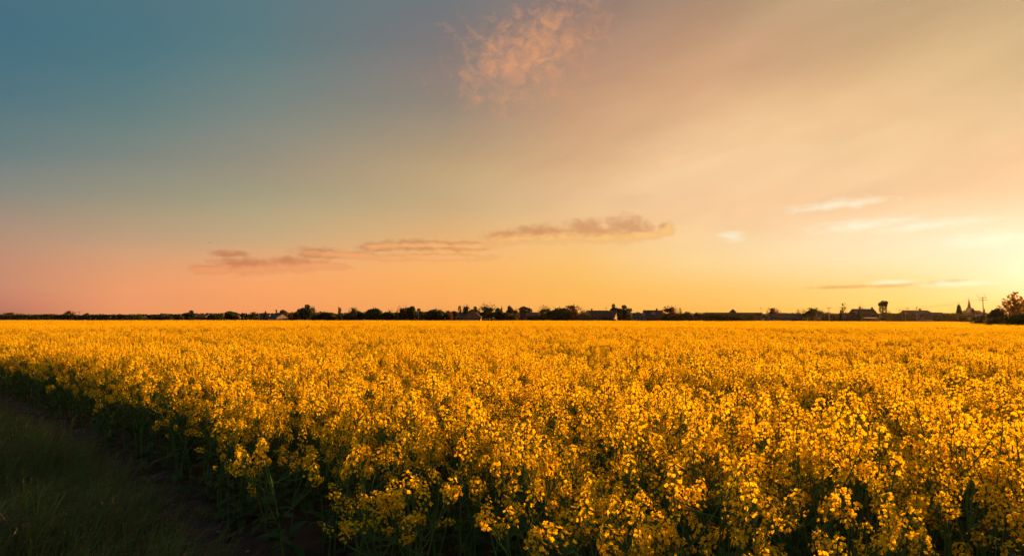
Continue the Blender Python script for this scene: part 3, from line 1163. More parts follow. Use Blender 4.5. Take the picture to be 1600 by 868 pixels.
G, RU, DK = 'leaf_green', 'leaf_rust', 'leaf_dark'
TREES = [
    # px, top row, width, kind, label, distance, leaf
    (18, 489.0, 26, 'loose', 'low ragged brownish tree, furthest left on the horizon', 420, RU),
    (46, 491.5, 22, 'dome', 'low dark tree second from the left end of the horizon', 430, DK),
    (80, 491.5, 26, 'dome', 'low dark tree just left of the round brown far-left tree', 430, DK),
    (109, 486.5, 13, 'loose', 'round brown tree standing taller than the far-left hedge', 400, RU),
    (136, 488.8, 9, 'round', 'small dome-shaped dark tree right of the thin far-left mast', 400, DK),
    (163, 490.5, 14, 'dome', 'low rounded dark tree between the small dome and the pointed far-left tree', 400, DK),
    (187, 490.3, 9, 'conifer', 'small pointed dark conifer on the far left of the horizon', 400, None),
    (213, 491.2, 20, 'loose', 'low loose green tree left of the paired dark bumps', 390, G),
    (249, 490.5, 14, 'dome', 'left one of two low dark bumps on the left horizon', 380, DK),
    (263, 490.7, 13, 'dome', 'right one of two low dark bumps on the left horizon', 380, DK),
    (280, 492.0, 12, 'round', 'low dark tree touching the lone round mushroom-shaped tree on its left', 370, DK),
    (297, 485.3, 17, 'round', 'lone round mushroom-shaped dark tree on the left horizon', 340, DK),
    (316, 491.5, 14, 'loose', 'low reddish tree touching the lone mushroom-shaped tree on its right', 350, RU),
    (336, 488.2, 24, 'dome', 'wide bushy dark tree right of the mushroom-shaped tree', 340, DK),
    (362, 486.0, 17, 'round', 'knobbly dark tree left of two tiny pointed conifers', 335, DK),
    (379, 487.5, 4.5, 'conifer', 'left one of two tiny pointed conifers on the left horizon', 335, None),
    (385, 488.3, 3.5, 'conifer', 'right one of two tiny pointed conifers on the left horizon', 335, None),
    (397, 488.2, 13, 'loose', 'dark tree between the tiny conifers and the small grey house', 345, G),
    (415, 486.2, 7, 'conifer', 'pointed dark conifer between the small grey house and the pale gable', 345, None),
    (432, 484.2, 4.5, 'column', 'slim dark treetop rising behind the roof with the pale gable', 350, None),
    (443, 484.8, 12, 'round', 'reddish round tree right behind the pale gable', 345, RU),
    (455, 489.5, 10, 'loose', 'low rusty tree left of the tall oval tree', 335, RU),
    (464, 486.5, 13, 'round', 'dark shoulder-high tree leaning on the tall oval tree from the left', 330, DK),
    (478, 478.2, 21, 'round', 'tall oval dark tree, highest on the left half of the horizon', 325, DK),
    (487, 481.5, 11, 'loose', 'ragged dark tree against the right side of the tall oval tree', 330, DK),
    (497, 489.5, 12, 'dome', 'low dark tree just right of the tall oval tree', 330, DK),
    (511, 485.5, 22, 'dome', 'bushy greenish tree between the tall oval and the slim knobbed tree', 325, G),
    (531, 481.8, 7.5, 'column', 'slim knobbed upright dark tree on its own stem', 325, None),
    (544, 489.0, 16, 'dome', 'flat-topped dark tree right of the slim knobbed tree', 325, DK),
    (553, 483.3, 14, 'loose', 'loose feathery tree left of the big round dark tree', 325, G),
    (563, 487.0, 12, 'round', 'small dark tree under the loose feathery tree', 322, DK),
    (584, 479.5, 26, 'dome', 'big round dark tree standing alone in mid-left skyline', 320, DK),
    (606, 487.8, 18, 'round', 'small dark tree between the big round tree and the twiggy bare one', 320, DK),
    (611, 482.8, 9, 'sparse', 'twiggy bare little tree right of the big round dark tree', 330, None),
    (621, 489.8, 13, 'dome', 'low dark tree below the twiggy bare little tree', 320, DK),
    (630, 477.8, 16, 'sparse', 'tall thin-leaved reddish tree left of the pale pole', 325, None),
    (629, 484.0, 16, 'loose', 'dense lower rusty tree beneath the tall thin-leaved reddish one', 322, RU),
    (642, 479.8, 17, 'round', 'dark round tree just left of the pale pole', 322, DK),
    (656, 483.5, 14, 'round', 'dark tree directly behind the pale pole', 330, DK),
    (681, 480.2, 29, 'dome', 'very wide dark tree right of the pale pole', 318, DK),
    (700, 487.0, 12, 'loose', 'low reddish tree right of the very wide dark tree', 318, RU),
    (709, 486.2, 10, 'round', 'small dark tree left of the slender upright tree', 322, DK),
    (718, 479.8, 6.5, 'column', 'slender upright dark tree behind the red hipped roof', 340, None),
    (728, 479.5, 10, 'loose', 'round tree with a bright gap in it behind the red hipped roof', 342, DK),
    (741, 480.8, 15, 'round', 'round dark tree above the right side of the red hipped roof', 340, DK),
    (763, 478.2, 23, 'loose', 'large loose tree right of the red hipped roof', 318, DK),
    (778, 482.0, 9, 'round', 'small dark tree right beside the large loose tree', 325, DK),
    (784, 480.2, 4.5, 'conifer', 'thin pointed conifer between two dark broad trees mid skyline', 330, None),
    (791, 486.0, 26, 'dome', 'low broad black tree in front of the thin mid-skyline conifer', 316, DK),
    (797, 479.2, 11, 'round', 'dark treetop left of the rusty gable', 325, DK),
    (806, 484.0, 9, 'loose', 'small rusty tree touching the left side of the rusty gable', 322, RU),
    (821, 480.2, 18, 'round', 'round dark tree standing behind the rusty gable roof', 345, DK),
    (851, 481.2, 17, 'loose', 'twiggy green tree left of the double-domed big tree', 318, G),
    (836, 491.0, 24, 'dome', 'low dark shrub-like tree below the long brown roof', 314, DK),
    (874, 478.2, 30, 'dome', 'left dome of the double-domed big dark tree pair', 316, DK),
    (894, 479.8, 26, 'loose', 'right loose dome of the double-domed big tree pair', 320, RU),
    (914, 486.5, 13, 'loose', 'small green tree left of the big brown-roofed house', 322, G),
    (960, 477.3, 13, 'round', 'dark tree behind the orange gable, left of a pair', 345, DK),
    (976, 478.8, 20, 'round', 'round dark tree right of the orange gable', 322, DK),
    (981, 488.5, 10, 'loose', 'small green tree under the round tree right of the orange gable', 318, G),
    (949, 494.2, 14, 'dome', 'very low dark tree in front of the big brown-roofed house', 312, DK),
    (968, 491.5, 7, 'round', 'small dark tree at the foot of the orange gable', 312, DK),
    (1047, 479.2, 19, 'loose', 'loose tree with twigs poking out beside the house with two dormers', 320, RU),
    (1048, 487.5, 20, 'dome', 'dense low green tree beneath the twig-topped one', 318, G),
    (1063, 478.5, 5, 'sparse', 'ragged thin bare stem right of the twig-topped tree', 322, None),
    (1071, 485.8, 22, 'dome', 'broad dark green tree right of the ragged bare stem', 318, G),
    (1089, 487.6, 9, 'round', 'small round dark tree right of the broad dark green tree', 318, DK),
    (1101, 490.8, 16, 'loose', 'low thin tree left of the long flat-roofed hall', 318, DK),
    (1121, 486.0, 25, 'dome', 'wide low dark tree covering the left end of the long hall', 314, DK),
    (1140, 490.0, 30, 'dome', 'broad dark low tree in front of the long hall below its turret', 312, DK),
    (1172, 490.3, 16, 'loose', 'green bushy tree before the right end of the long hall', 312, G),
    (1208, 482.5, 16, 'loose', 'round thin-leaved tree above the left end of the barn', 335, RU),
    (1248, 483.5, 10, 'sparse', 'small twiggy tree sticking up behind the barn roof', 340, None),
    (1269, 482.8, 25, 'loose', 'broad loose green tree right of the barn', 318, G),
    (1285, 485.8, 5, 'conifer', 'narrow dark conifer left of the utility pole with one crossbar', 316, None),
    (1293, 488.5, 14, 'loose', 'low tree behind the utility pole with one crossbar', 325, G),
    (1305, 491.0, 12, 'loose', 'low olive tree right of the utility pole with one crossbar', 325, G),
    (1314, 488.8, 5, 'conifer', 'tiny dark conifer under the tall feathery bare tree', 318, None),
    (1317, 474.0, 10, 'sparse', 'tall feathery bare tree left of the tallest dark house', 340, None),
    (1345, 475.8, 9, 'sparse', 'bare reddish treetop above the left corner of the tallest dark house', 345, None),
    (1342, 484.0, 6, 'conifer', 'dark pointed tree against the left corner of the tallest dark house', 318, None),
    (1379, 471.0, 16, 'umbrella', 'flat-topped ivy-hung dark tree beside the tallest dark house', 315, None),
    (1389, 487.0, 7, 'loose', 'small bush-like tree right of the flat-topped ivy-hung tree', 318, G),
    (1400, 490.5, 16, 'dome', 'low dark tree between the ivy-hung tree and the pale lamp pole', 320, DK),
    (1412, 485.8, 9, 'loose', 'small rusty tree behind the pale lamp pole', 330, RU),
    (1419, 490.0, 14, 'dome', 'low black tree left of the house with the pale gable front', 316, DK),
    (1470, 488.2, 24, 'dome', 'long low dark tree right of the house with the pale gable front', 320, DK),
    (1487, 489.8, 18, 'loose', 'low olive tree left of the spruce by the church', 316, G),
    (1498, 475.5, 13, 'conifer', 'broad spruce standing left of the church spire', 318, None),
    (1508, 484.8, 13, 'round', 'dark round tree between the spruce and the church tower', 330, DK),
    (1520, 481.5, 9, 'conifer', 'dark conifer hiding the foot of the church tower', 330, None),
    (1515, 490.5, 26, 'loose', 'low brown-green tree below the church spire', 250, G),
    (1538, 481.8, 3.5, 'conifer', 'very thin dark conifer right beside the tall power pole', 330, None),
    (1535, 488.5, 26, 'dome', 'low dark tree at the foot of the tall power pole', 220, DK),
    (1557, 476.3, 21, 'dome', 'dark bush-like tree left of the big glowing tree at the right edge', 170, DK),
]
random.seed(12)
for px, top, wpx, kind, label, dist, lm in TREES:
    tree(px, top, wpx, kind, label, dist, None, lm)

# the big tree at the right edge, close by
random.seed(14)


def big_tree(px, top, dist, width, label):
    t = at(px, top, dist)
    h = t.z
    e = empty('broadleaf_tree', (t.x, dist, 0), 0.7, label, 'tree')
    tr = MB()
    lf = MB()
    tr.tube([(0, 0, 0), (0.05, 0.03, h * 0.2), (-0.05, 0, h * 0.45), (0.08, 0.05, h * 0.72)], [0.20, 0.16, 0.11, 0.04], 8)
    for i in range(26):
        a = i * 2.4 + random.uniform(-0.4, 0.4)
        z0 = h * (0.12 + 0.5 * i / 26)
        d = Vector((math.cos(a), math.sin(a), 0))
        rr = width * 0.5 * random.uniform(0.55, 1.0) * (1.0 - 0.35 * i / 26)
        p0 = Vector((0, 0, z0))
        p1 = p0 + d * rr * 0.5 + Vector((0, 0, h * 0.12))
        p2 = p0 + d * rr * 0.92 + Vector((0, 0, h * random.uniform(0.2, 0.36)))
        tr.tube([p0, p1, p2], [0.07, 0.04, 0.012], 5)
        for q in range(9):
            b = p1.lerp(p2, q / 8)
            dd2 = (d * 0.6 + rvec())
            dd2.z = dd2.z * 0.6 + 0.45
            ln = random.uniform(0.4, 1.1)
            tip = b + dd2.normalized() * ln
            tr.tube([b, tip], [0.012, 0.004], 3, cap=False)
            for s in range(70):
                c = b.lerp(tip, random.random() ** 0.6) + rvec() * 0.20 * random.random()
                u = rvec()
                w2 = u.cross(rvec()).normalized()
                sz = random.uniform(0.055, 0.105)
                lf.add([c - u * sz, c + w2 * sz * 0.6, c + u * sz, c - w2 * sz * 0.6], [(0, 1, 2, 3)])
    tr.build('trunk', 'bark', e)
    lf.build('crown', 'leaf_bronze_glare', e)
    return e


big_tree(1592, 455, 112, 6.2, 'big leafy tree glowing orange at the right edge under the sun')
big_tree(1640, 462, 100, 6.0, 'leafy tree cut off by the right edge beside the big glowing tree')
random.seed(15)
tree(1572, 489, 44, 'dome', 'low dark bush in front of the big glowing tree at the right edge', 104, 0.0, G, 'hedge_bush')
tree(1612, 480, 50, 'dome', 'dense green bush filling the lower right edge of the skyline', 98, 0.0, G, 'hedge_bush')
tree(1543, 492.5, 34, 'dome', 'low dark bush where the field edge meets the right-hand hedge', 135, 0.0, DK, 'hedge_bush')
tree(1665, 484, 60, 'dome', 'green bush just past the right edge of the picture', 92, 0.0, G, 'hedge_bush')

# low dark hedge that closes the foot of the village
random.seed(16)
m = MB()
for px in np.arange(-420, 1560, 1.1):
    dist = 350 + 60 * noise.noise(Vector((px * 0.004, 2, 0))) + (55 if px < 300 else 0)
    topr = (488.8 if 440 < px < 1010 else 489.6 if px > 250 else 491.2) + 1.9 * noise.noise(Vector((px * 0.035, 5, 0))) + 1.2 * noise.noise(Vector((px * 0.13, 8, 0))) + (0.0 if px > 250 else 0.2)
    b = at(px, topr, dist)
    for _ in range(34):
        c = Vector((b.x + random.gauss(0, 0.5), dist + random.gauss(0, 1.2), b.z * random.uniform(0.02, 1.0) ** 0.7))
        u, w2 = rvec() * random.uniform(0.2, 0.45), rvec() * random.uniform(0.15, 0.35)
        m.quad(c, u, w2)
hedge = m.build('hedgerow', 'leaf_dark')
tag(hedge, 'low dark hedge and scrub along the far edge of the field', 'hedge', kind='stuff')


# ------------------------------------------------------------------ houses
def house(px0, px1, eave, ridge, label, dist=330.0, depth=8.0, rot=0.0, roof='roof_brown', wall='plaster_grey', gable=False,
          chimney=None, dormers=(), windows=(), hip=0.0, name='house', cat='house', flat=False, gable_wall=None):
    """px0..px1 is the front the photograph shows, eave and ridge its pixel rows; rot turns it about its middle"""
    cx = (px0 + px1) / 2
    c = at(cx, 498, dist)
    wd = (px1 - px0) / FPX * dist
    he, hr = at(cx, eave, dist).z, at(cx, ridge, dist).z
    e = empty(name, (c.x, dist + depth / 2, 0), R(rot), label, cat)
    a, b = wd / 2, depth / 2
    wl = MB()
    rf = MB()
    ov = 0.35
    th = 0.22
    if flat:
        wl.box((-a, -b, 0), (a, b, hr - 0.25))
        rf.box((-a - 0.25, -b - 0.25, hr - 0.25), (a + 0.25, b + 0.25, hr))
    elif gable:                                  # gable end towards the camera, ridge runs back
        wl.add([(-a, -b, 0), (a, -b, 0), (a, b, 0), (-a, b, 0), (-a, -b, he), (a, -b, he), (a, b, he), (-a, b, he), (0, -b, hr - 0.1), (0, b, hr - 0.1)],
               [(0, 1, 5, 8, 4), (2, 3, 7, 9, 6), (1, 2, 6, 5), (3, 0, 4, 7)])
        sl = (hr - he) / a
        for s in (-1, 1):
            x1, z1 = s * (a + ov), he - sl * ov
            rf.add([(0, -b - ov, hr), (0, b + ov, hr), (x1, b + ov, z1), (x1, -b - ov, z1),
                    (0, -b - ov, hr + th), (0, b + ov, hr + th), (x1, b + ov, z1 + th), (x1, -b - ov, z1 + th)],
                   [(0, 1, 2, 3), (7, 6, 5, 4), (0, 3, 7, 4), (1, 5, 6, 2), (2, 6, 7, 3), (0, 4, 5, 1)])
    else:                                        # eaves side towards the camera
        hx = hip
        wl.add([(-a, -b, 0), (a, -b, 0), (a, b, 0), (-a, b, 0), (-a, -b, he), (a, -b, he), (a, b, he), (-a, b, he),
                (-a + hx, 0, hr - 0.1), (a - hx, 0, hr - 0.1)],
               [(0, 1, 5, 4), (2, 3, 7, 6), (1, 2, 6, 9, 5), (3, 0, 4, 8, 7)] if hx == 0 else [(0, 1, 5, 4), (2, 3, 7, 6), (1, 2, 6, 5), (3, 0, 4, 7)])
        sl = (hr - he) / b
        ex = ov if hx == 0 else 0
        for s in (-1, 1):
            y1, z1 = s * (b + ov), he - sl * ov
            xo = a + ov
            rf.add([(-a + hx - ex, 0, hr), (a - hx + ex, 0, hr), (xo, y1, z1), (-xo, y1, z1),
                    (-a + hx - ex, 0, hr + th), (a - hx + ex, 0, hr + th), (xo, y1, z1 + th), (-xo, y1, z1 + th)],
                   [(0, 1, 2, 3), (7, 6, 5, 4), (0, 3, 7, 4), (1, 5, 6, 2), (2, 6, 7, 3), (0, 4, 5, 1)])
        if hx:
            for s in (-1, 1):
                xo, z1 = s * (a + ov), he - sl * ov
                rf.add([(s * (a - hx), 0, hr + th * 0.9), (xo, -b - ov, z1 + th * 0.9), (xo, b + ov, z1 + th * 0.9)], [(0, 1, 2) if s > 0 else (0, 2, 1)])
    wl.build('wall', wall, e)
    r_o = rf.build('roof', roof, e)
    if chimney is not None:
        ch = MB()
        x = chimney * a
        ch.box((x - 0.35, -0.35, hr - 0.9), (x + 0.35, 0.35, hr + 0.9))
        ch.box((x - 0.42, -0.42, hr + 0.9), (x + 0.42, 0.42, hr + 1.05))
        ch.build('chimney', 'brick_dark', r_o)
    for q in dormers:
        x = q * a
        zc = he + (hr - he) * 0.42
        yf = -b + (b / max(hr - he, 0.1)) * (zc - he) - 0.1
        d = MB()
        d.add([(x - 0.8, yf, zc - 0.2), (x + 0.8, yf, zc - 0.2), (x + 0.8, yf, zc + 0.8), (x - 0.8, yf, zc + 0.8), (x, yf, zc + 1.5),
               (x - 0.8, yf + 2, zc + 0.8), (x + 0.8, yf + 2, zc + 0.8), (x, yf + 2.6, zc + 1.5), (x - 0.8, yf + 1.6, zc - 0.2), (x + 0.8, yf + 1.6, zc - 0.2)],
              [(0, 1, 2, 4, 3), (1, 9, 6, 2), (8, 0, 3, 5), (3, 4, 7, 5), (4, 2, 6, 7)])
        d_o = d.build('dormer', 'plaster_white', r_o)
    for xq, zq, ww, hh in windows:
        x, z = xq * a, zq
        fo = MB()
        y = -b - 0.03
        t = 0.08
        fo.box((x - ww / 2 - t, y - 0.04, z - t), (x - ww / 2, y + 0.05, z + hh + t))
        fo.box((x + ww / 2, y - 0.04, z - t), (x + ww / 2 + t, y + 0.05, z + hh + t))
        fo.box((x - ww / 2, y - 0.04, z - t), (x + ww / 2, y + 0.05, z))
        fo.box((x - ww / 2, y - 0.04, z + hh), (x + ww / 2, y + 0.05, z + hh + t))
        f_o = fo.build('window', 'frame_white', e)
        pn = MB()
        pn.box((x - ww / 2, y - 0.01, z), (x + ww / 2, y + 0.02, z + hh))
        pn.build('pane', 'window_glass', f_o)
    return e


WIN2 = ((-0.5, 1.6, 1.0, 1.1), (0.4, 1.6, 1.0, 1.1))
house(402, 417, 494, 490, 'small grey house with low roof left of the pale gable', 350, 7, 10, 'roof_grey', 'plaster_grey', windows=WIN2)
house(423, 443, 495.5, 488.8, 'small house with dark roof and pale gable on the left skyline', 335, 9, -34, 'roof_grey', 'plaster_white')
house(712, 728, 496, 490.5, 'low house with white wall strip left of the red hipped roof', 335, 7, 0, 'roof_brown', 'plaster_white', windows=WIN2)
house(726, 751, 496.2, 485.8, 'house with a broad red hipped roof among mid-left trees', 328, 9, 0, 'roof_red', 'plaster_white', hip=3.2, windows=WIN2)
house(807, 822, 494, 482.5, 'rusty red gable house left of a long brown roof', 335, 9, 0, 'roof_red', 'brick_dark', gable=True)
house(821, 842, 493.5, 488, 'long reddish-brown roof right of the rusty gable', 338, 8, 0, 'roof_red', 'plaster_grey', chimney=-0.4, windows=((0.1, 2.9, 0.9, 0.8),))
house(893, 917, 497.6, 492.8, 'low dark-roofed shed left of the big brown-roofed house', 318, 6, 0, 'roof_brown', 'plaster_grey', name='shed', cat='shed')
house(919, 951, 496.5, 485.2, 'big house with steep brown roof and lit right gable', 330, 8, -16, 'roof_brown', 'plaster_ochre', chimney=-0.55,
      windows=((-0.6, 1.4, 1.0, 1.0), (0.0, 1.4, 1.0, 1.0), (0.55, 1.4, 1.0, 1.0)))
house(952, 966, 495.5, 485.5, 'narrow house with glowing orange gable beside the round tree', 328, 9, -24, 'roof_brown', 'plaster_ochre')
house(972, 982, 497.5, 492.5, 'tiny ochre lean-to right of the glowing orange gable', 324, 5, -25, 'roof_brown', 'plaster_ochre', name='shed', cat='shed')
house(986, 1010, 496.0, 489.2, 'low dark house with white wall left of the dormered roof', 330, 8, 0, 'roof_grey', 'plaster_white', dormers=(0.75,), windows=WIN2)
house(1009, 1038, 496.5, 484.8, 'tall brown roof with a small pale dormer', 333, 9, 0, 'roof_brown', 'brick_dark', dormers=(-0.05,), chimney=0.4)
house(1112, 1191, 0, 488.0, 'long flat-roofed dark hall behind low trees', 345, 14, 0, 'roof_grey', 'brick_dark', name='hall', cat='building', flat=True,
      windows=((0.22, 2.6, 0.9, 1.3), (0.98, 1.2, 0.6, 1.4)))
t = at(1151, 488, 346)
e = empty('turret', (t.x, 352, 0), 0, 'small pyramid turret rising over the long flat-roofed hall', 'turret')
m = MB()
hb, ht = t.z + 0.02, at(1151, 482.3, 352).z
m.box((-1.1, -1.1, 0), (1.1, 1.1, hb + 0.3))
m.build('wall', 'brick_dark', e)
m = MB()
m.add([(-1.6, -1.6, hb + 0.3), (1.6, -1.6, hb + 0.3), (1.6, 1.6, hb + 0.3), (-1.6, 1.6, hb + 0.3), (0, 0, ht)], [(3, 2, 1, 0), (0, 1, 4), (1, 2, 4), (2, 3, 4), (3, 0, 4)])
m.build('roof', 'roof_brown', e)
house(1208, 1237, 497.2, 490.8, 'barn with brown roof and pale pinkish wall', 325, 9, 0, 'roof_brown', 'plaster_grey', name='barn', cat='barn')
house(1237, 1257, 498.5, 491.2, 'low brown roof joined to the right end of the barn', 327, 8, 0, 'roof_brown', 'brick_dark', name='barn', cat='barn')
house(1222, 1232, 491.5, 489.0, 'small dark roof peeping over the barn roof', 350, 6, 0, 'roof_grey', 'brick_dark', name='shed', cat='shed')
house(1297, 1325, 499.5, 493.0, 'low dark shed under the tall feathery bare tree', 325, 7, 0, 'roof_grey', 'brick_dark', name='shed', cat='shed')
house(1324, 1342, 0, 488.5, 'flat dark annex on the left of the tallest dark house', 322, 7, 0, 'roof_grey', 'brick_dark', flat=True, name='annex', cat='building')
house(1340, 1372, 491.0, 482.8, 'tallest dark house on the right skyline with broad steep roof', 326, 9, 0, 'roof_brown', 'brick_dark', chimney=0.92)
house(1353, 1373, 497.5, 496.4, 'low pale shed in front of the tallest dark house', 312, 5, 0, 'roof_grey', 'plaster_ochre', name='shed', cat='shed')
house(1421, 1457, 490.5, 485.0, 'dark-roofed house with chimney behind the pale gable front', 332, 9, 0, 'roof_brown', 'brick_dark', chimney=0.42)
house(1439, 1462, 492.5, 485.8, 'pale gable front right of the two poles', 324, 6, 0, 'roof_brown', 'plaster_white', gable=True)
house(1446, 1458, 497.6, 490.5, 'small dark gabled porch with white front before the pale gable', 312, 4, 0, 'roof_brown', 'plaster_white', gable=False, name='shed', cat='shed')
house(1460, 1478, 492.0, 488.2, 'low dark roof between the pale gable and the spruce', 338, 8, 0, 'roof_grey', 'plaster_grey', windows=((0.0, 2.6, 0.9, 0.9),))
house(1527, 1545, 491, 487.5, 'low pinkish house at the foot of the tall power pole', 345, 8, 0, 'roof_red', 'plaster_white', windows=WIN2)
house(118, 131, 497.0, 494.5, 'tiny pale house by the round brown tree far left', 410, 7, 0, 'roof_red', 'plaster_white', windows=WIN2)
house(307, 320, 495.5, 491.5, 'small red roof right of the mushroom-shaped tree', 345, 7, 0, 'roof_red', 'plaster_grey', windows=WIN2)

# church
D = 900.0
t = at(1515, 498, D)
e = empty('church', (t.x, D, 0), R(12), 'church with red needle spire and pale tower on the right skyline', 'church')


def zr(py):
    return at(1515, py, D).z


zt = zr(482.0)
m = MB()
m.box((-2.6, -2.6, 0), (2.6, 2.6, zt))
tw = m.build('tower', 'plaster_white', e)
m = MB()
m.box((-2.85, -2.85, zt), (2.85, 2.85, zt + 0.45))
m.build('cornice', 'plaster_white', tw)
m = MB()
prof = [(3.0, zt + 0.45), (2.5, zr(480.0)), (1.9, zr(478.5)), (1.75, zr(476.0)), (2.1, zr(475.5)), (1.25, zr(473.5)), (0.75, zr(470.5)), (0.3, zr(467.5)), (0.06, zr(465.5))]
rings = [[(r * math.cos(k * math.pi / 4 + 0.39), r * math.sin(k * math.pi / 4 + 0.39), z) for k in range(8)] for r, z in prof]
m.add([p for rg in rings for p in rg], [(i * 8 + k, i * 8 + (k + 1) % 8, (i + 1) * 8 + (k + 1) % 8, (i + 1) * 8 + k) for i in range(len(prof) - 1) for k in range(8)])
sp = m.build('spire', 'spire_red', e)
m = MB()
m.tube([(0, 0, zr(466)), (0, 0, zr(463.2))], 0.10, 5)
m.box((-0.7, -0.08, zr(464.4)), (0.7, 0.08, zr(464.4) + 0.22))
m.build('cross', 'metal_dark', sp)
for sx in (-1, 1):
    m = MB()
    m.box((sx * 1.2 - 0.45, -2.75, zt - 4.2), (sx * 1.2 + 0.45, -2.56, zt - 1.8))
    m.build('louvre', 'metal_dark', tw)
m = MB()
zn, zq = zr(490), zr(485)
m.add([(2.6, -4, 0), (17, -4, 0), (17, 4, 0), (2.6, 4, 0), (2.6, -4, zn), (17, -4, zn), (17, 4, zn), (2.6, 4, zn), (2.6, 0, zq - 0.1), (17, 0, zq - 0.1)],
      [(0, 1, 5, 4), (2, 3, 7, 6), (1, 2, 6, 9, 5), (3, 0, 4, 8, 7)])
m.build('nave', 'plaster_white', e)
m = MB()
for s in (-1, 1):
    m.add([(2.62, 0, zq), (17.3, 0, zq), (17.3, s * 4.5, zn - 0.3), (2.62, s * 4.5, zn - 0.3), (2.62, 0, zq + 0.3), (17.3, 0, zq + 0.3), (17.3, s * 4.5, zn), (2.62, s * 4.5, zn)],
          [(0, 1, 2, 3), (7, 6, 5, 4), (0, 3, 7, 4), (1, 5, 6, 2), (2, 6, 7, 3)])
m.build('roof', 'roof_red', e)


# poles, masts and the power line
def pole(px, top, dist, r, label, material='pole_wood', arms=(), name='utility_pole', cat='pole', yagi=False, lamp=False):
    t = at(px, top, dist)
    e = empty(name, (t.x, dist, 0), 0, label, cat)
    m = MB()
    m.tube([(0, 0, 0), (0, 0, t.z * 0.5), (0, 0, t.z)], [r, r * 0.85, r * 0.7], 8)
    m.build('shaft', material, e)
    for row, half in arms:
        z = at(px, row, dist).z
        m = MB()
        m.box((-half, -r - 0.1, z - 0.07), (half, -r + 0.02, z + 0.07))
        a = m.build('crossarm', material, e)
        for x in (-half * 0.9, 0.0, half * 0.9):
            q = MB()
            q.tube([(x, -r - 0.04, z + 0.07), (x, -r - 0.04, z + 0.30)], [0.05, 0.07], 6)
            q.build('insulator', 'plaster_white', a)
    if yagi:
        for k in range(4):
            m = MB()
            z = t.z - 0.15 - 0.28 * k
            m.tube([(-0.45 + 0.06 * k, 0, z), (0.45 - 0.06 * k, 0, z)], 0.04, 4)
            m.build('antenna_rod', 'metal_dark', e)
    if lamp:
        m = MB()
        m.tube([(0, 0, t.z - 0.05), (-0.5, -0.2, t.z + 0.15), (-1.1, -0.4, t.z + 0.15)], [0.05, 0.045, 0.04], 5)
        m.box((-1.7, -0.55, t.z + 0.05), (-1.05, -0.25, t.z + 0.22))
        m.build('lamp_head', 'metal_dark', e)
    return e


pole(124, 486.5, 400, 0.13, 'thin mast with short crossbars on the far left horizon', 'pole_wood', ((487.5, 0.9),))
pole(457, 486.0, 345, 0.09, 'thin mast left of the tall oval tree', 'metal_dark', yagi=True, name='mast', cat='mast')
pole(500, 485.2, 335, 0.09, 'thin mast right of the tall oval tree', 'metal_dark', yagi=True, name='mast', cat='mast')
pole(654, 484.8, 310, 0.14, 'pale concrete pole standing against the mid-left trees', 'pole_concrete', lamp=True, name='lamp_pole')
pole(947, 479.8, 334, 0.07, 'antenna mast on the big brown-roofed house', 'metal_dark', yagi=True, name='antenna', cat='antenna')
pole(1189, 479.5, 345, 0.07, 'antenna mast over the right end of the long hall', 'metal_dark', yagi=True, name='antenna', cat='antenna')
pole(1295, 479.8, 315, 0.17, 'utility pole with one crossbar right of the loose green tree', 'pole_concrete', ((480.6, 1.1),))
pole(1414.5, 488.5, 308, 0.13, 'short pale lamp pole left of the house with the pale gable', 'pole_concrete', lamp=True, name='lamp_pole')
pole(1432, 478.8, 308, 0.14, 'taller dark-topped pole in front of the dark-roofed house', 'pole_concrete', ((480.0, 0.4),))
pole(1417.5, 479.5, 360, 0.10, 'thin far pole behind the short pale lamp pole', 'pole_wood', ((481.0, 0.8),))
pole(1405.5, 482.8, 420, 0.11, 'small far pole with crossbar right of the ivy-hung tree', 'pole_wood', ((483.6, 1.2),))
pw = pole(1535.5, 463.8, 300, 0.22, 'tall power pole with two crossarms right of the church', 'pole_wood', ((464.8, 1.6), (468.6, 1.9)))
a0, a1 = at(1535.5, 464.8, 300), at(1535.5, 468.6, 300)
far = at(1405.5, 483.6, 420)
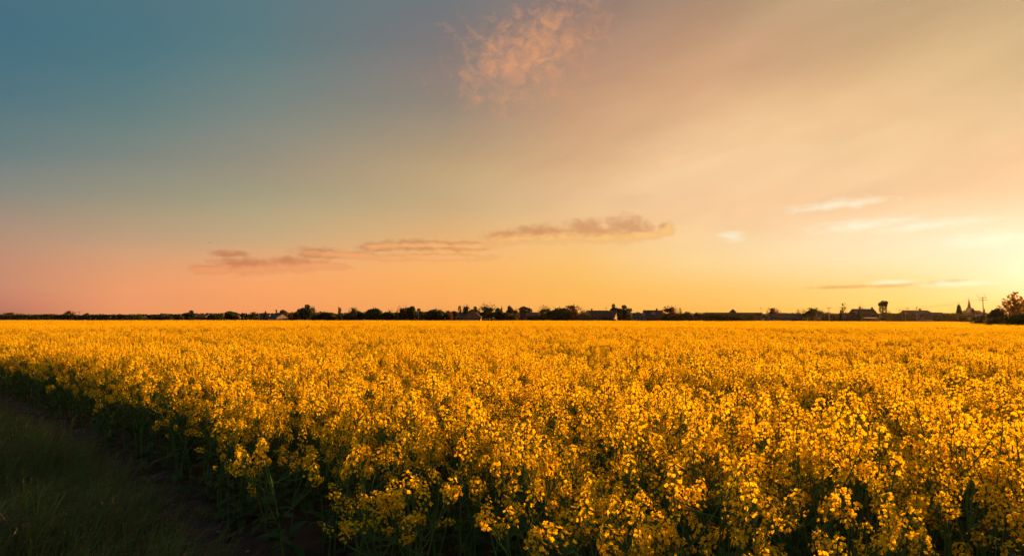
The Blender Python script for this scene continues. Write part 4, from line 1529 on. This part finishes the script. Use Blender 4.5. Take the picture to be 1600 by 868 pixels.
for (src, half) in ((a0, 1.45), (a1, 1.7)):
    for s in (-1, 1):
        m = MB()
        for end in ((84 + 46, 190, 9.2), (far.x, 420, far.z)):
            p0 = Vector((src.x + s * half, 299.7, src.z + 0.3))
            p1 = Vector((end[0] + s * half * 0.6, end[1], end[2]))
            pts2 = []
            for i in range(13):
                q = i / 12
                pp = p0.lerp(p1, q)
                pp.z -= 1.3 * 4 * q * (1 - q) * 0.6
                pts2.append(pp - Vector((at(1535.5, 498, 300).x, 300, 0)))
            m.tube(pts2, 0.02, 3, cap=False)
        m.build('wire', 'metal_dark', pw)

# a bird in the open sky
t = at(328, 379, 90)
e = empty('bird', tuple(t), R(20), 'tiny dark bird flying in the open sky over the left clouds', 'bird')
m = MB()
m.tube([(-0.17, 0, 0), (-0.10, 0, 0.01), (0.0, 0, 0.02), (0.09, 0, 0.03), (0.14, 0, 0.05), (0.19, 0, 0.04)], [0.008, 0.03, 0.045, 0.035, 0.028, 0.004], 8)
m.build('body', 'feather_dark', e, True)
e.scale = (0.5, 0.5, 0.5)
for s in (-1, 1):
    m = MB()
    m.add([(0.06, s * 0.03, 0.03), (-0.06, s * 0.03, 0.03), (-0.07, s * 0.16, 0.09), (0.05, s * 0.17, 0.10), (-0.08, s * 0.33, 0.06), (-0.02, s * 0.30, 0.07),
           (0.06, s * 0.03, 0.04), (-0.06, s * 0.03, 0.035), (-0.07, s * 0.16, 0.095), (0.05, s * 0.17, 0.11)],
          [(0, 1, 2, 3), (3, 2, 4, 5), (6, 9, 8, 7), (9, 5, 4, 8)])
    m.build('wing', 'feather_dark', e)


# ------------------------------------------------------------------ evening haze over the fields
m = MB()
m.box((-900, -60, -1.0), (1100, 1000, 34.0))
hz = bpy.data.objects.new('haze', m.mesh('haze', []))
COL.objects.link(hz)
hm = bpy.data.materials.new('haze')
hm.use_nodes = True
hm.node_tree.nodes.clear()
hv = hm.node_tree.nodes.new('ShaderNodeVolumePrincipled')
hv.inputs['Color'].default_value = (0.95, 0.80, 0.62, 1.0)
hv.inputs['Density'].default_value = 0.000012
hv.inputs['Anisotropy'].default_value = 0.7
ho = hm.node_tree.nodes.new('ShaderNodeOutputMaterial')
hm.node_tree.links.new(hv.outputs[0], ho.inputs['Volume'])
hz.data.materials.append(hm)
tag(hz, 'thin warm evening haze over field and village', 'haze', kind='stuff')
